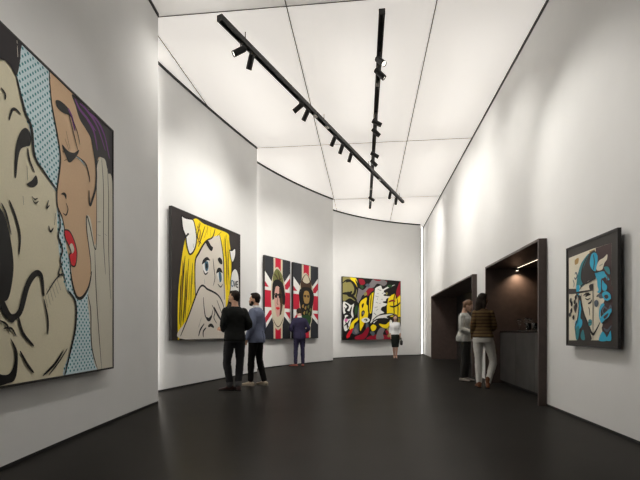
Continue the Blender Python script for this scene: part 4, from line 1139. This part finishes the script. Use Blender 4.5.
link('bag_body', bm, mat('black_leather', (.012, .011, .011), .4, var=.15), hb, True)
bm = bmesh.new(); tube(bm, catmull([(0, -.08, .69), (0, -.06, .77), (0, 0, .795), (0, .06, .77), (0, .08, .69)], 5), .007, 8); link('handle', bm, MATS['black_leather'], hb, True)
bm = bmesh.new(); bbox_bevel(bm, (.0455, -.02, .66), (.05, .02, .685), .001); link('clasp', bm, M_NICKEL, hb)

# 5 woman in the pale grey shirt
p = Person('fair-haired woman in loose pale grey shirt and dark trousers, looking down at her hands', (2.045, 9.22, 0), CAMR + math.radians(-128), 1.70, True, skin=(.55, .34, .25))
p.pose(el=(-.195, .0, 1.13), wl=(-.075, .21, 1.09), er=(.195, .0, 1.11), wr=(.09, .20, 1.05), kl=(-.07, .03, .49), al=(-.07, .0, .085), kr=(.075, .02, .49), ar=(.07, -.03, .085), fl=10, fr=-14, yaw=8, pitch=24, hands=dict(l=dict(d=(.75, .5, 0), pn=(.2, -.4, .8), curl=.7), r=dict(d=(-.8, .4, .1), pn=(0, -.4, .8), curl=.7)))
p.body(); p.brows(M_HAIRR); p.hair(M_HAIRR, [((0, -.018, .034), (.082, .094, .100)), ((0, -.055, -.005), (.070, .060, .085)), ((0, -.095, .030), (.042, .040, .042))])
p.top('shirt', fab('pale_grey_linen', (.52, .53, .50)), .86, .030, .022, .80, 1.468, .012, amp=.009)
p.trousers(fab('charcoal_cotton', (.055, .055, .053)), SLIM, .92, amp=.005)
p.shoes(mat('pale_leather', (.42, .38, .33), .5, var=.1), M_SOLE, ln=.25, wd=.041)

# 6 woman in the brown striped top
def stripes():
    m = mat('brown_striped_knit', (.14, .090, .036), .8, var=.1, spec=.2)
    nt = m.node_tree; b = nt.nodes['Principled BSDF']; rp = [n for n in nt.nodes if n.type == 'VALTORGB'][0]
    tc = nt.nodes.new('ShaderNodeTexCoord'); sp = nt.nodes.new('ShaderNodeSeparateXYZ'); nt.links.new(tc.outputs['Object'], sp.inputs[0])
    mm = nt.nodes.new('ShaderNodeMath'); mm.operation = 'MULTIPLY'; mm.inputs[1].default_value = 2 * PI / .062; nt.links.new(sp.outputs['Z'], mm.inputs[0])
    sn = nt.nodes.new('ShaderNodeMath'); sn.operation = 'SINE'; nt.links.new(mm.outputs[0], sn.inputs[0])
    gt = nt.nodes.new('ShaderNodeMath'); gt.operation = 'GREATER_THAN'; gt.inputs[1].default_value = .45; nt.links.new(sn.outputs[0], gt.inputs[0])
    mx = nt.nodes.new('ShaderNodeMix'); mx.data_type = 'RGBA'; nt.links.new(gt.outputs[0], mx.inputs['Factor'])
    nt.links.new(rp.outputs['Color'], mx.inputs[6]); mx.inputs[7].default_value = (.06, .03, .016, 1)
    nt.links.new(mx.outputs[2], b.inputs['Base Color']); return m
p = Person('dark-haired woman in brown striped top, white trousers and tan boots, seen from behind', (2.150, 8.21, 0), CAMR + math.radians(-14), 1.745, True, skin=(.30, .17, .11))
p.pose(el=(-.185, -.03, 1.14), wl=(-.165, .10, .92), er=(.205, -.01, 1.13), wr=(.15, .19, 1.05), kl=(-.075, .02, .49), al=(-.07, .0, .09), kr=(.19, .05, .48), ar=(.075, -.07, .09), fl=8, fr=-6, yaw=-42, hands=dict(l=dict(curl=.6), r=dict(d=(-.5, .8, .1), pn=(-.6, -.2, .6), curl=.7)))
p.body(); p.brows(M_HAIRD)
p.hair(M_HAIRD, SHORT + [([(0, -.055, .05), (-.01, -.085, -.06), (-.02, -.095, -.19), (-.02, -.09, -.30)], [.070, .082, .075, .035], .62), ([(-.055, -.03, .03), (-.080, -.035, -.09), (-.085, -.03, -.22)], [.034, .040, .016], .8), ([(.055, -.05, .03), (.070, -.06, -.09), (.06, -.07, -.22)], [.03, .034, .014], .8)])
p.top('striped_top', stripes(), .93, .018, .014, .96, 1.465, .003, amp=.004)
p.trousers(fab('white_denim', (.78, .77, .73)), SLIM, .93, amp=.005)
p.shoes(mat('tan_boot_leather', (.17, .060, .022), .45, var=.2), M_SOLE, .05, 'boot', ln=.255, wd=.042)

# ------------------------------------------------------------------ camera and world
cd = bpy.data.cameras.new('camera'); cam = bpy.data.objects.new('camera', cd); COL.objects.link(cam)
cd.sensor_width = 36; cd.lens = 427 / 640 * 36; cd.shift_y = 91 / 640; cd.clip_start = .05
cam.location = (0, 0, 1.05); cam.rotation_euler = (PI / 2, 0, math.atan2(46.5, 427))
scene.camera = cam
w = bpy.data.worlds.new('world'); scene.world = w; w.use_nodes = True
w.node_tree.nodes['Background'].inputs['Color'].default_value = (.01, .01, .01, 1)
scene.view_settings.view_transform = 'Standard'; scene.view_settings.look = 'None'; scene.view_settings.gamma = 1
scene.view_settings.use_curve_mapping = False
scene.view_settings.exposure = 0
scene.cycles.use_denoising = True
scene.cycles.max_bounces = 10; scene.cycles.diffuse_bounces = 6
